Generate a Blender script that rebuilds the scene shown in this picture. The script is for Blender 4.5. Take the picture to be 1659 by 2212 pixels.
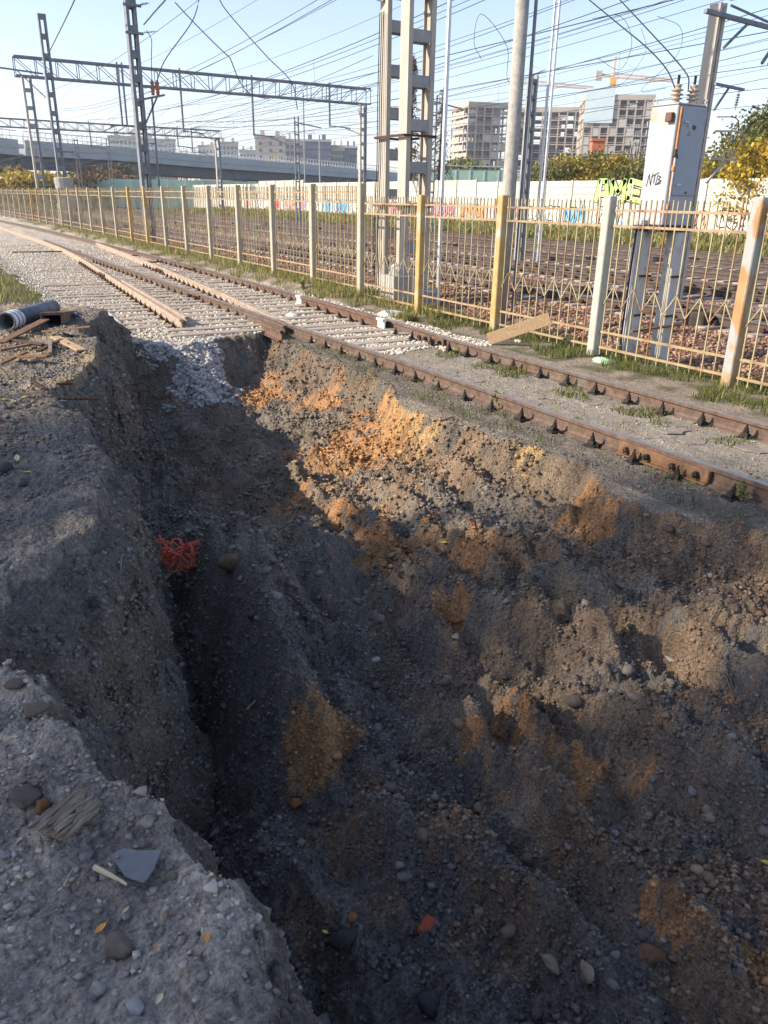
import bpy, bmesh, math, random
import numpy as np
from mathutils import Vector, Matrix, Euler
random.seed(7); RNG = np.random.default_rng(7)
scene = bpy.context.scene
for o in list(bpy.data.objects): bpy.data.objects.remove(o)
COL = scene.collection
R = math.radians
PI = math.pi

# ------------------------------------------------------------------ camera
# world: Y runs along the tracks, X to the right across them, Z up; rail heads of the siding at z = 0
CAMH = 2.1
FPX, CXP, CYP = 1680.0, 829.5, 1106.0          # focal length and centre for a 1659 x 2212 frame
ROLL, PITCH, YAW = R(1.0312), R(21.9215), R(-30.2673)
def ray(px, py):
    u, v = px - CXP, CYP - py
    c, s = math.cos(ROLL), math.sin(ROLL)
    x, y = (u*c - v*s)/FPX, (u*s + v*c)/FPX
    X, Y, Z = x, math.cos(PITCH) + y*math.sin(PITCH), -math.sin(PITCH) + y*math.cos(PITCH)
    c, s = math.cos(YAW), math.sin(YAW)
    return np.array([X*c - Y*s, X*s + Y*c, Z])
def G(px, py, z=0.0):                           # survey helper: where a sight line meets the level z
    r = ray(px, py); t = (z - CAMH)/r[2]
    return float(r[0]*t), float(r[1]*t), z
def atD(px, py, d):
    r = ray(px, py); t = d/math.hypot(r[0], r[1])
    return Vector((r[0]*t, r[1]*t, CAMH + r[2]*t))
cd = bpy.data.cameras.new('camera'); cam = bpy.data.objects.new('camera', cd); COL.objects.link(cam)
cd.sensor_fit = 'HORIZONTAL'; cd.sensor_width = 36.0; cd.lens = FPX/1659.0*36.0
cd.clip_start = 0.05; cd.clip_end = 4000
fw = Vector(ray(CXP, CYP)); rt = Vector(ray(CXP+FPX, CYP)) - fw; up = Vector(ray(CXP, CYP-FPX)) - fw
mw = Matrix((rt.normalized(), up.normalized(), (-fw).normalized())).transposed().to_4x4()
mw.translation = (0, 0, CAMH); cam.matrix_world = mw
scene.camera = cam

# ------------------------------------------------------------------ sky, sun, exposure
SUN_EL = R(30.5)
sd = Vector((-0.945, 0.327, 0)).normalized()    # towards the sun, on the ground plane
world = bpy.data.worlds.new('World'); scene.world = world; world.use_nodes = True
wn = world.node_tree; wn.nodes.clear()
wo = wn.nodes.new('ShaderNodeOutputWorld'); bg = wn.nodes.new('ShaderNodeBackground')
sk = wn.nodes.new('ShaderNodeTexSky'); sk.sky_type = 'NISHITA'; sk.sun_disc = False
sk.sun_elevation = SUN_EL; sk.sun_rotation = math.atan2(sd.x, sd.y)
sk.altitude = 150; sk.air_density = 1.0; sk.dust_density = 0.5; sk.ozone_density = 0.5
bg.inputs['Strength'].default_value = 0.104
tn = wn.nodes.new('ShaderNodeVectorMath'); tn.operation = 'MULTIPLY'; tn.inputs[1].default_value = (0.99, 0.935, 1.0)      # white balance of the whole sky
wn.links.new(sk.outputs[0], tn.inputs[0]); wn.links.new(tn.outputs[0], bg.inputs[0]); wn.links.new(bg.outputs[0], wo.inputs[0])
sl = bpy.data.lights.new('sun', 'SUN'); so = bpy.data.objects.new('sun', sl); COL.objects.link(so)
sl.energy = 3.5; sl.angle = R(0.55); sl.color = (1.0, 0.87, 0.70)
sv = Vector((sd.x*math.cos(SUN_EL), sd.y*math.cos(SUN_EL), math.sin(SUN_EL)))
so.rotation_euler = sv.to_track_quat('Z', 'Y').to_euler()
vs = scene.view_settings
vs.view_transform = 'Standard'; vs.look = 'None'; vs.exposure = 1.34; vs.gamma = 1.0; vs.use_curve_mapping = False

# ------------------------------------------------------------------ materials
MATS = {}
def nt(name):
    m = bpy.data.materials.new(name); m.use_nodes = True
    t = m.node_tree; b = t.nodes['Principled BSDF']
    return m, t, b
def mat(name, c1, c2=None, scale=6.0, rough=0.85, metal=0.0, bump=0.0, bscale=None, detail=6.0, contrast=(0.35, 0.65), spec=0.3, c3=None, s3=1.2, stretch=(1, 1, 1), th3=(0.55, 0.7)):
    """two-tone noise material, an optional third colour in larger patches, noise relief"""
    m, t, b = nt(name); N = t.nodes; L = t.links
    b.inputs['Roughness'].default_value = rough; b.inputs['Metallic'].default_value = metal
    b.inputs['Specular IOR Level'].default_value = spec
    tc = N.new('ShaderNodeTexCoord'); mp = N.new('ShaderNodeMapping'); mp.inputs['Scale'].default_value = stretch
    oi = N.new('ShaderNodeObjectInfo'); ad = N.new('ShaderNodeVectorMath'); ad.operation = 'ADD'
    cm = N.new('ShaderNodeVectorMath'); cm.operation = 'SCALE'; cm.inputs['Scale'].default_value = 37.0
    cb = N.new('ShaderNodeCombineXYZ')
    for i in range(3): L.new(oi.outputs['Random'], cb.inputs[i])
    L.new(cb.outputs[0], cm.inputs[0]); L.new(tc.outputs['Object'], ad.inputs[0]); L.new(cm.outputs[0], ad.inputs[1]); L.new(ad.outputs[0], mp.inputs[0])
    n = N.new('ShaderNodeTexNoise'); n.inputs['Scale'].default_value = scale; n.inputs['Detail'].default_value = detail; n.inputs['Roughness'].default_value = 0.65
    L.new(mp.outputs[0], n.inputs['Vector'])
    r = N.new('ShaderNodeValToRGB'); r.color_ramp.elements[0].position = contrast[0]; r.color_ramp.elements[1].position = contrast[1]
    r.color_ramp.elements[0].color = (*c1, 1); r.color_ramp.elements[1].color = (*(c2 or c1), 1)
    L.new(n.outputs['Fac'], r.inputs[0]); out = r.outputs[0]
    if c3:
        n3 = N.new('ShaderNodeTexNoise'); n3.inputs['Scale'].default_value = s3; n3.inputs['Detail'].default_value = 5
        L.new(mp.outputs[0], n3.inputs['Vector'])
        r3 = N.new('ShaderNodeMapRange'); r3.inputs[1].default_value = th3[0]; r3.inputs[2].default_value = th3[1]
        L.new(n3.outputs['Fac'], r3.inputs[0])
        mx = N.new('ShaderNodeMix'); mx.data_type = 'RGBA'; mx.inputs['B'].default_value = (*c3, 1)
        L.new(r3.outputs[0], mx.inputs['Factor']); L.new(out, mx.inputs['A']); out = mx.outputs['Result']
    L.new(out, b.inputs['Base Color'])
    if bump:
        nb = N.new('ShaderNodeTexNoise'); nb.inputs['Scale'].default_value = bscale or scale*3; nb.inputs['Detail'].default_value = 6
        L.new(mp.outputs[0], nb.inputs['Vector'])
        bp = N.new('ShaderNodeBump'); bp.inputs['Strength'].default_value = bump; bp.inputs['Distance'].default_value = 0.02
        L.new(nb.outputs['Fac'], bp.inputs['Height']); L.new(bp.outputs[0], b.inputs['Normal'])
    MATS[name] = m; return m
def mat_attr(name, rough=0.95, spec=0.15, bump3=0.0, bump=0.0, bscale=60, transl=0.0, var=0.25, vscale=30, bump2=0.0, bscale2=12):
    """colour from the mesh's own colour attribute, broken up by fine noise"""
    m, t, b = nt(name); N = t.nodes; L = t.links
    b.inputs['Roughness'].default_value = rough; b.inputs['Specular IOR Level'].default_value = spec
    a = N.new('ShaderNodeAttribute'); a.attribute_name = 'col'
    tc = N.new('ShaderNodeTexCoord')
    n = N.new('ShaderNodeTexNoise'); n.inputs['Scale'].default_value = vscale; n.inputs['Detail'].default_value = 8; n.inputs['Roughness'].default_value = 0.7
    L.new(tc.outputs['Object'], n.inputs['Vector'])
    mr = N.new('ShaderNodeMapRange'); mr.inputs[1].default_value = 0.3; mr.inputs[2].default_value = 0.7
    mr.inputs[3].default_value = 1 - var; mr.inputs[4].default_value = 1 + var
    L.new(n.outputs['Fac'], mr.inputs[0])
    sc = N.new('ShaderNodeVectorMath'); sc.operation = 'SCALE'
    L.new(a.outputs['Color'], sc.inputs[0]); L.new(mr.outputs[0], sc.inputs['Scale']); L.new(sc.outputs[0], b.inputs['Base Color'])
    if bump:
        nb = N.new('ShaderNodeTexNoise'); nb.inputs['Scale'].default_value = bscale; nb.inputs['Detail'].default_value = 8; nb.inputs['Roughness'].default_value = 0.72
        L.new(tc.outputs['Object'], nb.inputs['Vector'])
        bp = N.new('ShaderNodeBump'); bp.inputs['Strength'].default_value = bump; bp.inputs['Distance'].default_value = 0.02
        L.new(nb.outputs['Fac'], bp.inputs['Height'])
        if bump3:
            n4 = N.new('ShaderNodeTexNoise'); n4.inputs['Scale'].default_value = 10; n4.inputs['Detail'].default_value = 5; n4.inputs['Roughness'].default_value = 0.6
            L.new(tc.outputs['Object'], n4.inputs['Vector'])
            b4 = N.new('ShaderNodeBump'); b4.inputs['Strength'].default_value = bump3; b4.inputs['Distance'].default_value = 0.09
            L.new(n4.outputs['Fac'], b4.inputs['Height']); L.new(b4.outputs[0], bp.inputs['Normal'])
        if bump2:
            vb = N.new('ShaderNodeTexVoronoi'); vb.inputs['Scale'].default_value = bscale2
            L.new(tc.outputs['Object'], vb.inputs['Vector'])
            b2 = N.new('ShaderNodeBump'); b2.inputs['Strength'].default_value = bump2; b2.inputs['Distance'].default_value = 0.02; b2.invert = True
            L.new(vb.outputs['Distance'], b2.inputs['Height']); L.new(bp.outputs[0], b2.inputs['Normal']); L.new(b2.outputs[0], b.inputs['Normal'])
        else: L.new(bp.outputs[0], b.inputs['Normal'])
    if transl:
        tr = N.new('ShaderNodeBsdfTranslucent'); mx = N.new('ShaderNodeMixShader'); mx.inputs[0].default_value = transl
        L.new(sc.outputs[0], tr.inputs[0]); L.new(b.outputs[0], mx.inputs[1]); L.new(tr.outputs[0], mx.inputs[2])
        L.new(mx.outputs[0], t.nodes['Material Output'].inputs[0])
    MATS[name] = m; return m

mat_attr('soil', bump3=0.8, bump=1.0, bscale=44, var=0.55, vscale=55, bump2=0.6, bscale2=60)
mat_attr('stone_mix', bump=0.5, bscale=40, var=0.22, vscale=25, rough=0.9)
mat_attr('leafy', rough=0.6, spec=0.25, transl=0.35, var=0.12, vscale=3)
mat('rail_side', (0.085, 0.055, 0.042), (0.17, 0.115, 0.085), 9, 0.8, 0.0, 0.35, c3=(0.14, 0.12, 0.105), s3=3)
mat('rail_head', (0.22, 0.215, 0.215), (0.34, 0.335, 0.335), 12, 0.38, 0.55, 0.1, c3=(0.18, 0.12, 0.085), s3=4, th3=(0.60, 0.78))
mat('rail_pale', (0.26, 0.19, 0.14), (0.44, 0.36, 0.28), 8, 0.85, 0.0, 0.3)
mat('rail_main', (0.065, 0.047, 0.040), (0.11, 0.082, 0.068), 3, 0.8, 0.0, 0.2)
mat('rust_dark', (0.045, 0.026, 0.019), (0.11, 0.06, 0.038), 22, 0.9, 0.0, 0.5)
mat('fastener_black', (0.013, 0.012, 0.012), (0.04, 0.033, 0.028), 30, 0.75, 0.0, 0.4)
mat('fishplate', (0.12, 0.068, 0.038), (0.21, 0.12, 0.062), 11, 0.85, 0.0, 0.4, c3=(0.05, 0.04, 0.035), s3=5)
mat('white_paint', (0.52, 0.50, 0.46), (0.62, 0.60, 0.56), 14, 0.8, 0.0, 0.2, c3=(0.45, 0.36, 0.28), s3=9, th3=(0.6, 0.75))
mat('sleeper_wood', (0.27, 0.215, 0.16), (0.46, 0.395, 0.315), 5, 0.95, 0.0, 0.6, stretch=(1.0, 9, 9), bscale=14)
mat('sleeper_concrete', (0.27, 0.215, 0.18), (0.38, 0.32, 0.275), 9, 0.95, 0.0, 0.3)
mat('post_cream', (0.36, 0.325, 0.245), (0.43, 0.395, 0.31), 7, 0.85, 0.0, 0.2, c3=(0.36, 0.24, 0.12), s3=3.2, th3=(0.62, 0.75))
mat('post_ochre', (0.40, 0.265, 0.10), (0.48, 0.35, 0.16), 5, 0.85, 0.0, 0.25, c3=(0.43, 0.39, 0.32), s3=2.6, th3=(0.52, 0.66))
mat('post_rusty', (0.34, 0.20, 0.09), (0.40, 0.27, 0.14), 6, 0.85, 0.0, 0.25, c3=(0.34, 0.36, 0.345), s3=3.2, th3=(0.46, 0.52), stretch=(1, 1, .5))
mat('post_grey', (0.36, 0.37, 0.33), (0.44, 0.44, 0.39), 5, 0.85, 0.0, 0.2, c3=(0.31, 0.21, 0.12), s3=3, th3=(0.66, 0.78))
mat('picket_paint', (0.33, 0.28, 0.15), (0.42, 0.38, 0.24), 6, 0.8, 0.0, 0.2, c3=(0.24, 0.125, 0.065), s3=2.2, th3=(0.50, 0.60))
mat('fence_rail_rust', (0.29, 0.20, 0.11), (0.38, 0.30, 0.18), 7, 0.85, 0.0, 0.25, c3=(0.22, 0.11, 0.06), s3=3)
mat('mast_concrete', (0.38, 0.345, 0.30), (0.47, 0.435, 0.38), 3, 0.9, 0.0, 0.15, stretch=(1, 1, 0.3))
mat('mast_grey', (0.28, 0.29, 0.30), (0.36, 0.37, 0.375), 3, 0.7, 0.2, 0.1)
mat('mast_steel_dark', (0.15, 0.165, 0.19), (0.24, 0.255, 0.28), 4, 0.65, 0.3, 0.1)
mat('pole_concrete', (0.30, 0.285, 0.26), (0.42, 0.405, 0.37), 12, 0.95, 0.0, 0.35, c3=(0.25, 0.245, 0.23), s3=4)
mat('galvanised', (0.50, 0.52, 0.54), (0.62, 0.64, 0.66), 5, 0.45, 0.5, 0.05)
mat('leg_concrete', (0.48, 0.475, 0.45), (0.58, 0.575, 0.55), 4, 0.9, 0.0, 0.15, c3=(0.36, 0.35, 0.33), s3=5)
mat('wire', (0.06, 0.065, 0.07), (0.11, 0.115, 0.12), 8, 0.6, 0.3)
mat('cable_black', (0.015, 0.016, 0.018), (0.03, 0.031, 0.034), 8, 0.55)
mat('insulator_brown', (0.30, 0.11, 0.04), (0.42, 0.18, 0.07), 12, 0.25, 0.0, spec=0.5)
mat('insulator_tan', (0.36, 0.29, 0.22), (0.46, 0.38, 0.30), 12, 0.35, 0.0, spec=0.5)
mat('cabinet_paint', (0.36, 0.385, 0.41), (0.41, 0.435, 0.46), 2.0, 0.5, 0.0, 0.05, c3=(0.38, 0.32, 0.24), s3=1.8, th3=(0.60, 0.74))
mat('cabinet_door', (0.30, 0.345, 0.40), (0.34, 0.385, 0.44), 3, 0.5, 0.0, 0.04, c3=(0.25, 0.26, 0.28), s3=6, th3=(0.68, 0.74))
mat('rust_orange', (0.36, 0.15, 0.06), (0.52, 0.27, 0.13), 12, 0.9, 0.0, 0.3)
mat('sooty', (0.03, 0.026, 0.024), (0.07, 0.055, 0.045), 10, 0.9)
mat('ink_black', (0.012, 0.012, 0.014), (0.03, 0.03, 0.03), 10, 0.7)
mat('barrier_cream', (0.52, 0.51, 0.43), (0.58, 0.57, 0.49), 0.7, 0.6, 0.0, c3=(0.46, 0.455, 0.39), s3=0.5)
mat('barrier_green', (0.34, 0.50, 0.40), (0.40, 0.56, 0.45), 1.0, 0.6)
mat('barrier_post', (0.52, 0.52, 0.47), (0.60, 0.60, 0.55), 1.0, 0.6)
mat('wall_concrete', (0.40, 0.385, 0.355), (0.48, 0.465, 0.43), 0.9, 0.95, c3=(0.32, 0.305, 0.28), s3=0.6)
for nm, c in {'graffiti_lime': (0.42, 0.66, 0.18), 'graffiti_pink': (0.66, 0.22, 0.28), 'graffiti_red': (0.58, 0.10, 0.07), 'graffiti_blue': (0.12, 0.36, 0.62), 'graffiti_teal': (0.22, 0.52, 0.50),
              'graffiti_orange': (0.66, 0.30, 0.10), 'graffiti_white': (0.80, 0.80, 0.78), 'graffiti_salmon': (0.66, 0.34, 0.26)}.items():
    mat(nm, c, tuple(min(1, x*1.15+0.02) for x in c), 2.5, 0.7)
mat('plank', (0.32, 0.21, 0.12), (0.46, 0.33, 0.20), 4, 0.9, 0.0, 0.3, stretch=(1, 8, 8))
mat('old_wood', (0.15, 0.115, 0.082), (0.34, 0.27, 0.20), 6, 0.95, 0.0, 0.8, stretch=(1.2, 14, 14), bscale=9)
mat('rot_wood', (0.10, 0.055, 0.03), (0.26, 0.16, 0.10), 7, 0.95, 0.0, 0.6, stretch=(1.2, 9, 9))
mat('steel_rust', (0.09, 0.055, 0.042), (0.19, 0.115, 0.08), 9, 0.75, 0.15, 0.35)
mat('pipe_blue', (0.055, 0.07, 0.10), (0.11, 0.13, 0.17), 6, 0.6, 0.0, 0.15, c3=(0.16, 0.14, 0.12), s3=3)
mat('tape_white', (0.66, 0.66, 0.67), (0.78, 0.78, 0.78), 14, 0.6, 0.0, 0.2, c3=(0.10, 0.14, 0.25), s3=7, th3=(0.60, 0.66))
mat('net_orange', (0.72, 0.14, 0.07), (0.82, 0.24, 0.14), 10, 0.55)
mat('brick_red', (0.30, 0.06, 0.03), (0.42, 0.10, 0.05), 15, 0.9, 0.0, 0.4, c3=(0.06, 0.045, 0.04), s3=9, th3=(0.54, 0.62))
mat('glass_grey', (0.13, 0.13, 0.132), (0.17, 0.17, 0.172), 9, 0.5, 0.0, 0.08, c3=(0.20, 0.18, 0.16), s3=14, th3=(0.5, 0.7))
mat('bag_white', (0.46, 0.45, 0.43), (0.56, 0.55, 0.53), 10, 0.6, 0.0, 0.3)
mat('bag_green', (0.30, 0.58, 0.33), (0.42, 0.68, 0.42), 6, 0.4)
mat('twig', (0.14, 0.105, 0.075), (0.24, 0.19, 0.14), 12, 0.9)
mat('twig_red', (0.26, 0.09, 0.07), (0.36, 0.15, 0.11), 12, 0.8)
mat('straw', (0.42, 0.34, 0.19), (0.54, 0.46, 0.29), 12, 0.9)
mat('leaf_yellow', (0.56, 0.42, 0.06), (0.66, 0.54, 0.14), 9, 0.6)
mat('leaf_orange', (0.50, 0.19, 0.035), (0.60, 0.28, 0.06), 9, 0.6)
mat('leaf_pale', (0.42, 0.38, 0.19), (0.50, 0.45, 0.25), 9, 0.6)
mat('bark', (0.06, 0.048, 0.038), (0.13, 0.105, 0.085), 6, 0.95, 0.0, 0.5)
mat('deck_concrete', (0.36, 0.38, 0.40), (0.44, 0.46, 0.47), 0.3, 0.9)
mat('deck_dark', (0.10, 0.105, 0.12), (0.15, 0.155, 0.17), 0.3, 0.8)
mat('block_beige', (0.56, 0.47, 0.35), (0.62, 0.53, 0.41), 0.15, 0.9)
mat('block_cream', (0.64, 0.57, 0.45), (0.70, 0.63, 0.51), 0.15, 0.9)
mat('block_navy', (0.10, 0.12, 0.17), (0.15, 0.17, 0.22), 0.15, 0.85)
mat('window_dark', (0.08, 0.10, 0.13), (0.14, 0.17, 0.21), 0.3, 0.2, spec=0.5)
mat('window_frame', (0.70, 0.70, 0.68), None, 1, 0.7)
mat('site_concrete', (0.40, 0.345, 0.29), (0.49, 0.43, 0.37), 0.2, 0.95)
mat('site_dark', (0.14, 0.13, 0.125), (0.22, 0.20, 0.185), 0.3, 0.95)
mat('site_sheet', (0.58, 0.70, 0.74), (0.66, 0.77, 0.80), 0.1, 0.6)
mat('crane_pale', (0.60, 0.44, 0.33), (0.68, 0.52, 0.40), 1, 0.7)
mat('crane_orange', (0.70, 0.36, 0.07), (0.76, 0.42, 0.10), 1, 0.6)
mat('roof_dark', (0.10, 0.085, 0.08), (0.16, 0.13, 0.12), 1, 0.9)
mat('chimney_brick', (0.42, 0.13, 0.07), (0.52, 0.20, 0.11), 3, 0.9)
mat('site_wall', (0.45, 0.42, 0.38), (0.55, 0.50, 0.45), 1, 0.9)
mat('sign_yellow', (0.80, 0.62, 0.10), None, 5, 0.5)
mat('asphalt_slab', (0.19, 0.165, 0.135), (0.27, 0.24, 0.20), 14, 0.95, 0.0, 0.5)

# ------------------------------------------------------------------ building helpers
def link(o, parent=None, loc=None, rot=None):
    COL.objects.link(o)
    if parent is not None: o.parent = parent
    if loc is not None: o.location = loc
    if rot is not None: o.rotation_euler = rot
    return o
def tag(o, label=None, cat=None, group=None, kind=None):
    if label: o['label'] = label
    if cat: o['category'] = cat
    if group: o['group'] = group
    if kind: o['kind'] = kind
    return o
def empty(name, loc=(0, 0, 0), label=None, cat=None, group=None, rz=0.0):
    o = bpy.data.objects.new(name, None); o.empty_display_size = 0.2
    COL.objects.link(o); o.location = loc; o.rotation_euler = (0, 0, rz)
    return tag(o, label, cat, group)
class MB:
    def __init__(s): s.v = []; s.f = []
    def add(s, vs, fs):
        n = len(s.v); s.v += [tuple(p) for p in vs]; s.f += [tuple(i+n for i in f) for f in fs]; return s
    def box(s, c, d, rot=None):
        hx, hy, hz = d[0]/2, d[1]/2, d[2]/2
        P = [Vector((x*hx, y*hy, z*hz)) for z in (-1, 1) for y in (-1, 1) for x in (-1, 1)]
        if rot is not None:
            M = Euler(rot).to_matrix() if not isinstance(rot, Matrix) else rot
            P = [M @ p for p in P]
        c = Vector(c)
        return s.add([p + c for p in P], [(0, 2, 3, 1), (4, 5, 7, 6), (0, 1, 5, 4), (2, 6, 7, 3), (0, 4, 6, 2), (1, 3, 7, 5)])
    def bar(s, a, b, w, h=None, upv=(0, 0, 1)):
        a, b = Vector(a), Vector(b); d = b - a; h = h or w
        if d.length < 1e-6: return s
        z = d.normalized(); u = Vector(upv)
        if abs(z.dot(u)) > 0.98: u = Vector((0, 1, 0))
        x = u.cross(z).normalized(); y = z.cross(x)
        P = []
        for q in (a, b):
            for sx, sy in ((-1, -1), (1, -1), (1, 1), (-1, 1)): P.append(q + x*(sx*w/2) + y*(sy*h/2))
        return s.add(P, [(0, 1, 5, 4), (1, 2, 6, 5), (2, 3, 7, 6), (3, 0, 4, 7), (3, 2, 1, 0), (4, 5, 6, 7)])
    def tube(s, pts, r, n=6, cap=True):
        pts = [Vector(p) for p in pts]; rs = r if isinstance(r, (list, tuple)) else [r]*len(pts)
        V = []; F = []; m = len(pts)
        for i, p in enumerate(pts):
            d = (pts[min(i+1, m-1)] - pts[max(i-1, 0)]).normalized()
            u = Vector((0, 0, 1)) if abs(d.z) < 0.95 else Vector((1, 0, 0))
            x = u.cross(d).normalized(); y = d.cross(x)
            for k in range(n):
                a = 2*PI*k/n; V.append(p + x*(math.cos(a)*rs[i]) + y*(math.sin(a)*rs[i]))
        for i in range(m-1):
            for k in range(n):
                k2 = (k+1) % n; F.append((i*n+k, i*n+k2, (i+1)*n+k2, (i+1)*n+k))
        if cap: F.append(tuple(range(n-1, -1, -1))); F.append(tuple((m-1)*n+k for k in range(n)))
        return s.add(V, F)
    def lathe(s, prof, c=(0, 0, 0), n=14):
        V = []; F = []; m = len(prof)
        for r, z in prof:
            for k in range(n):
                a = 2*PI*k/n; V.append((c[0]+r*math.cos(a), c[1]+r*math.sin(a), c[2]+z))
        for i in range(m-1):
            for k in range(n):
                k2 = (k+1) % n; F.append((i*n+k, i*n+k2, (i+1)*n+k2, (i+1)*n+k))
        F.append(tuple(range(n-1, -1, -1))); F.append(tuple((m-1)*n+k for k in range(n)))
        return s.add(V, F)
    def prism(s, poly, origin, ux, uy, t):
        """flat polygon (list of 2-D points) in the plane origin+ux*a+uy*b, thickness t along ux x uy"""
        o, ux, uy = Vector(origin), Vector(ux), Vector(uy); nn = ux.cross(uy).normalized()*t; n = len(poly)
        V = [o + ux*a + uy*b for a, b in poly] + [o + ux*a + uy*b + nn for a, b in poly]
        F = [tuple(range(n-1, -1, -1)), tuple(range(n, 2*n))] + [(i, (i+1) % n, (i+1) % n + n, i+n) for i in range(n)]
        return s.add(V, F)
    def mesh(s, name, m=None, smooth=False):
        me = bpy.data.meshes.new(name); me.from_pydata(s.v, [], s.f)
        if m: me.materials.append(MATS[m])
        if smooth: me.polygons.foreach_set('use_smooth', [True]*len(me.polygons))
        me.update(); return me
    def build(s, name, m, parent=None, loc=None, smooth=False, rot=None):
        return link(bpy.data.objects.new(name, s.mesh(name, m, smooth)), parent, loc, rot)
def obj(name, me, parent=None, loc=None, rot=None, scale=None):
    o = link(bpy.data.objects.new(name, me), parent, loc, rot)
    if scale is not None: o.scale = scale
    return o
def bevel(o, w=0.01, seg=1):
    bm = bmesh.new(); bm.from_mesh(o.data)
    bmesh.ops.bevel(bm, geom=list(bm.edges), offset=w, segments=seg, affect='EDGES', clamp_overlap=True)
    bm.to_mesh(o.data); bm.free(); return o
def np_mesh(name, V, F, m, col=None, smooth=False):
    """V (n,3), F (k,3) or (k,4) arrays; col (n,3) colour attribute"""
    me = bpy.data.meshes.new(name); k = F.shape[1]
    me.vertices.add(len(V)); me.vertices.foreach_set('co', np.ascontiguousarray(V, np.float32).ravel())
    me.loops.add(F.size); me.loops.foreach_set('vertex_index', np.ascontiguousarray(F, np.int32).ravel())
    me.polygons.add(len(F)); me.polygons.foreach_set('loop_start', np.arange(0, F.size, k, dtype=np.int32))
    try: me.polygons.foreach_set('loop_total', np.full(len(F), k, np.int32))
    except Exception: pass
    if smooth: me.polygons.foreach_set('use_smooth', np.ones(len(F), bool))
    me.update(calc_edges=True)
    if col is not None:
        a = me.color_attributes.new('col', 'FLOAT_COLOR', 'POINT')
        a.data.foreach_set('color', np.c_[col, np.ones(len(col))].astype(np.float32).ravel())
    me.materials.append(MATS[m]); return me

# ------------------------------------------------------------------ noise on arrays
def perlin(x, y, seed=0):
    xi = np.floor(x).astype(np.int64); yi = np.floor(y).astype(np.int64); xf = x - xi; yf = y - yi
    def g(ix, iy):
        h = (ix*374761393 + iy*668265263 + seed*1442695041) & 0xffffffff
        h = ((h ^ (h >> 13))*1274126177) & 0xffffffff
        a = ((h ^ (h >> 16)) & 0xffff)*(2*PI/65536.0)
        return np.cos(a), np.sin(a)
    u = xf*xf*xf*(xf*(xf*6-15)+10); v = yf*yf*yf*(yf*(yf*6-15)+10)
    def d(ox, oy):
        gx, gy = g(xi+ox, yi+oy); return gx*(xf-ox) + gy*(yf-oy)
    a = d(0, 0)*(1-u) + d(1, 0)*u; b = d(0, 1)*(1-u) + d(1, 1)*u
    return (a*(1-v) + b*v)*1.4
def sstep(a, b, x):
    t = np.clip((x-a)/(b-a), 0, 1); return t*t*(3-2*t)
# ================================================================== the ground: one sheet out to the horizon
CREST = np.array([(-40, 17.0), (-4, 16.4), (0, 15.7), (1.35, 15.1), (2.1, 14.3), (2.5, 13.0), (2.1, 12.1), (1.72, 11.2), (1.78, 10.0), (1.5, 8.65), (1.12, 7.7), (0.80, 6.9), (0.98, 6.25), (0.84, 5.6), (0.90, 5.2),
                  (0.72, 4.55), (0.60, 3.95), (0.36, 3.72), (0.02, 3.45), (-0.40, 3.22), (-0.10, 2.98), (0.10, 2.72), (0.12, 2.45), (0.22, 2.07), (0.36, 1.82), (0.36, 1.68), (0.44, 1.42), (0.42, 1.05), (0.48, 0.5), (0.5, -8), (-40, -8)])
def seg_dist(X, Y, P, closed=False):
    D = np.full(X.shape, 1e9); n = len(P)
    for i in range(n if closed else n-1):
        (ax, ay), (bx, by) = P[i], P[(i+1) % n]
        dx, dy = bx-ax, by-ay; t = np.clip(((X-ax)*dx + (Y-ay)*dy)/(dx*dx+dy*dy), 0, 1)
        D = np.minimum(D, np.hypot(X-ax-t*dx, Y-ay-t*dy))
    return D
def inside(X, Y, P):
    r = np.zeros(X.shape, bool); n = len(P)
    for i in range(n):
        (ax, ay), (bx, by) = P[i], P[(i+1) % n]
        if ay == by: continue
        c = (ay > Y) != (by > Y)
        r ^= c & (X < (bx-ax)*(Y-ay)/(by-ay) + ax)
    return r
XR_Y = np.array([-8, 1, 3.3, 3.9, 4.4, 5.0, 5.7, 6.5, 7.2, 7.8, 8.3, 9.0, 10.4, 12.0, 13.6])
XR_X = np.array([4.9, 5.0, 5.15, 4.75, 4.72, 5.1, 5.08, 4.92, 4.66, 4.70, 5.05, 5.2, 5.18, 5.25, 5.4])
YF_X = np.array([0, 2.3, 3.0, 3.5, 4.0, 4.5, 5.0, 6.0]); YF_Y = np.array([13.4, 13.3, 13.0, 12.55, 12.75, 13.15, 13.3, 13.7])
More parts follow.
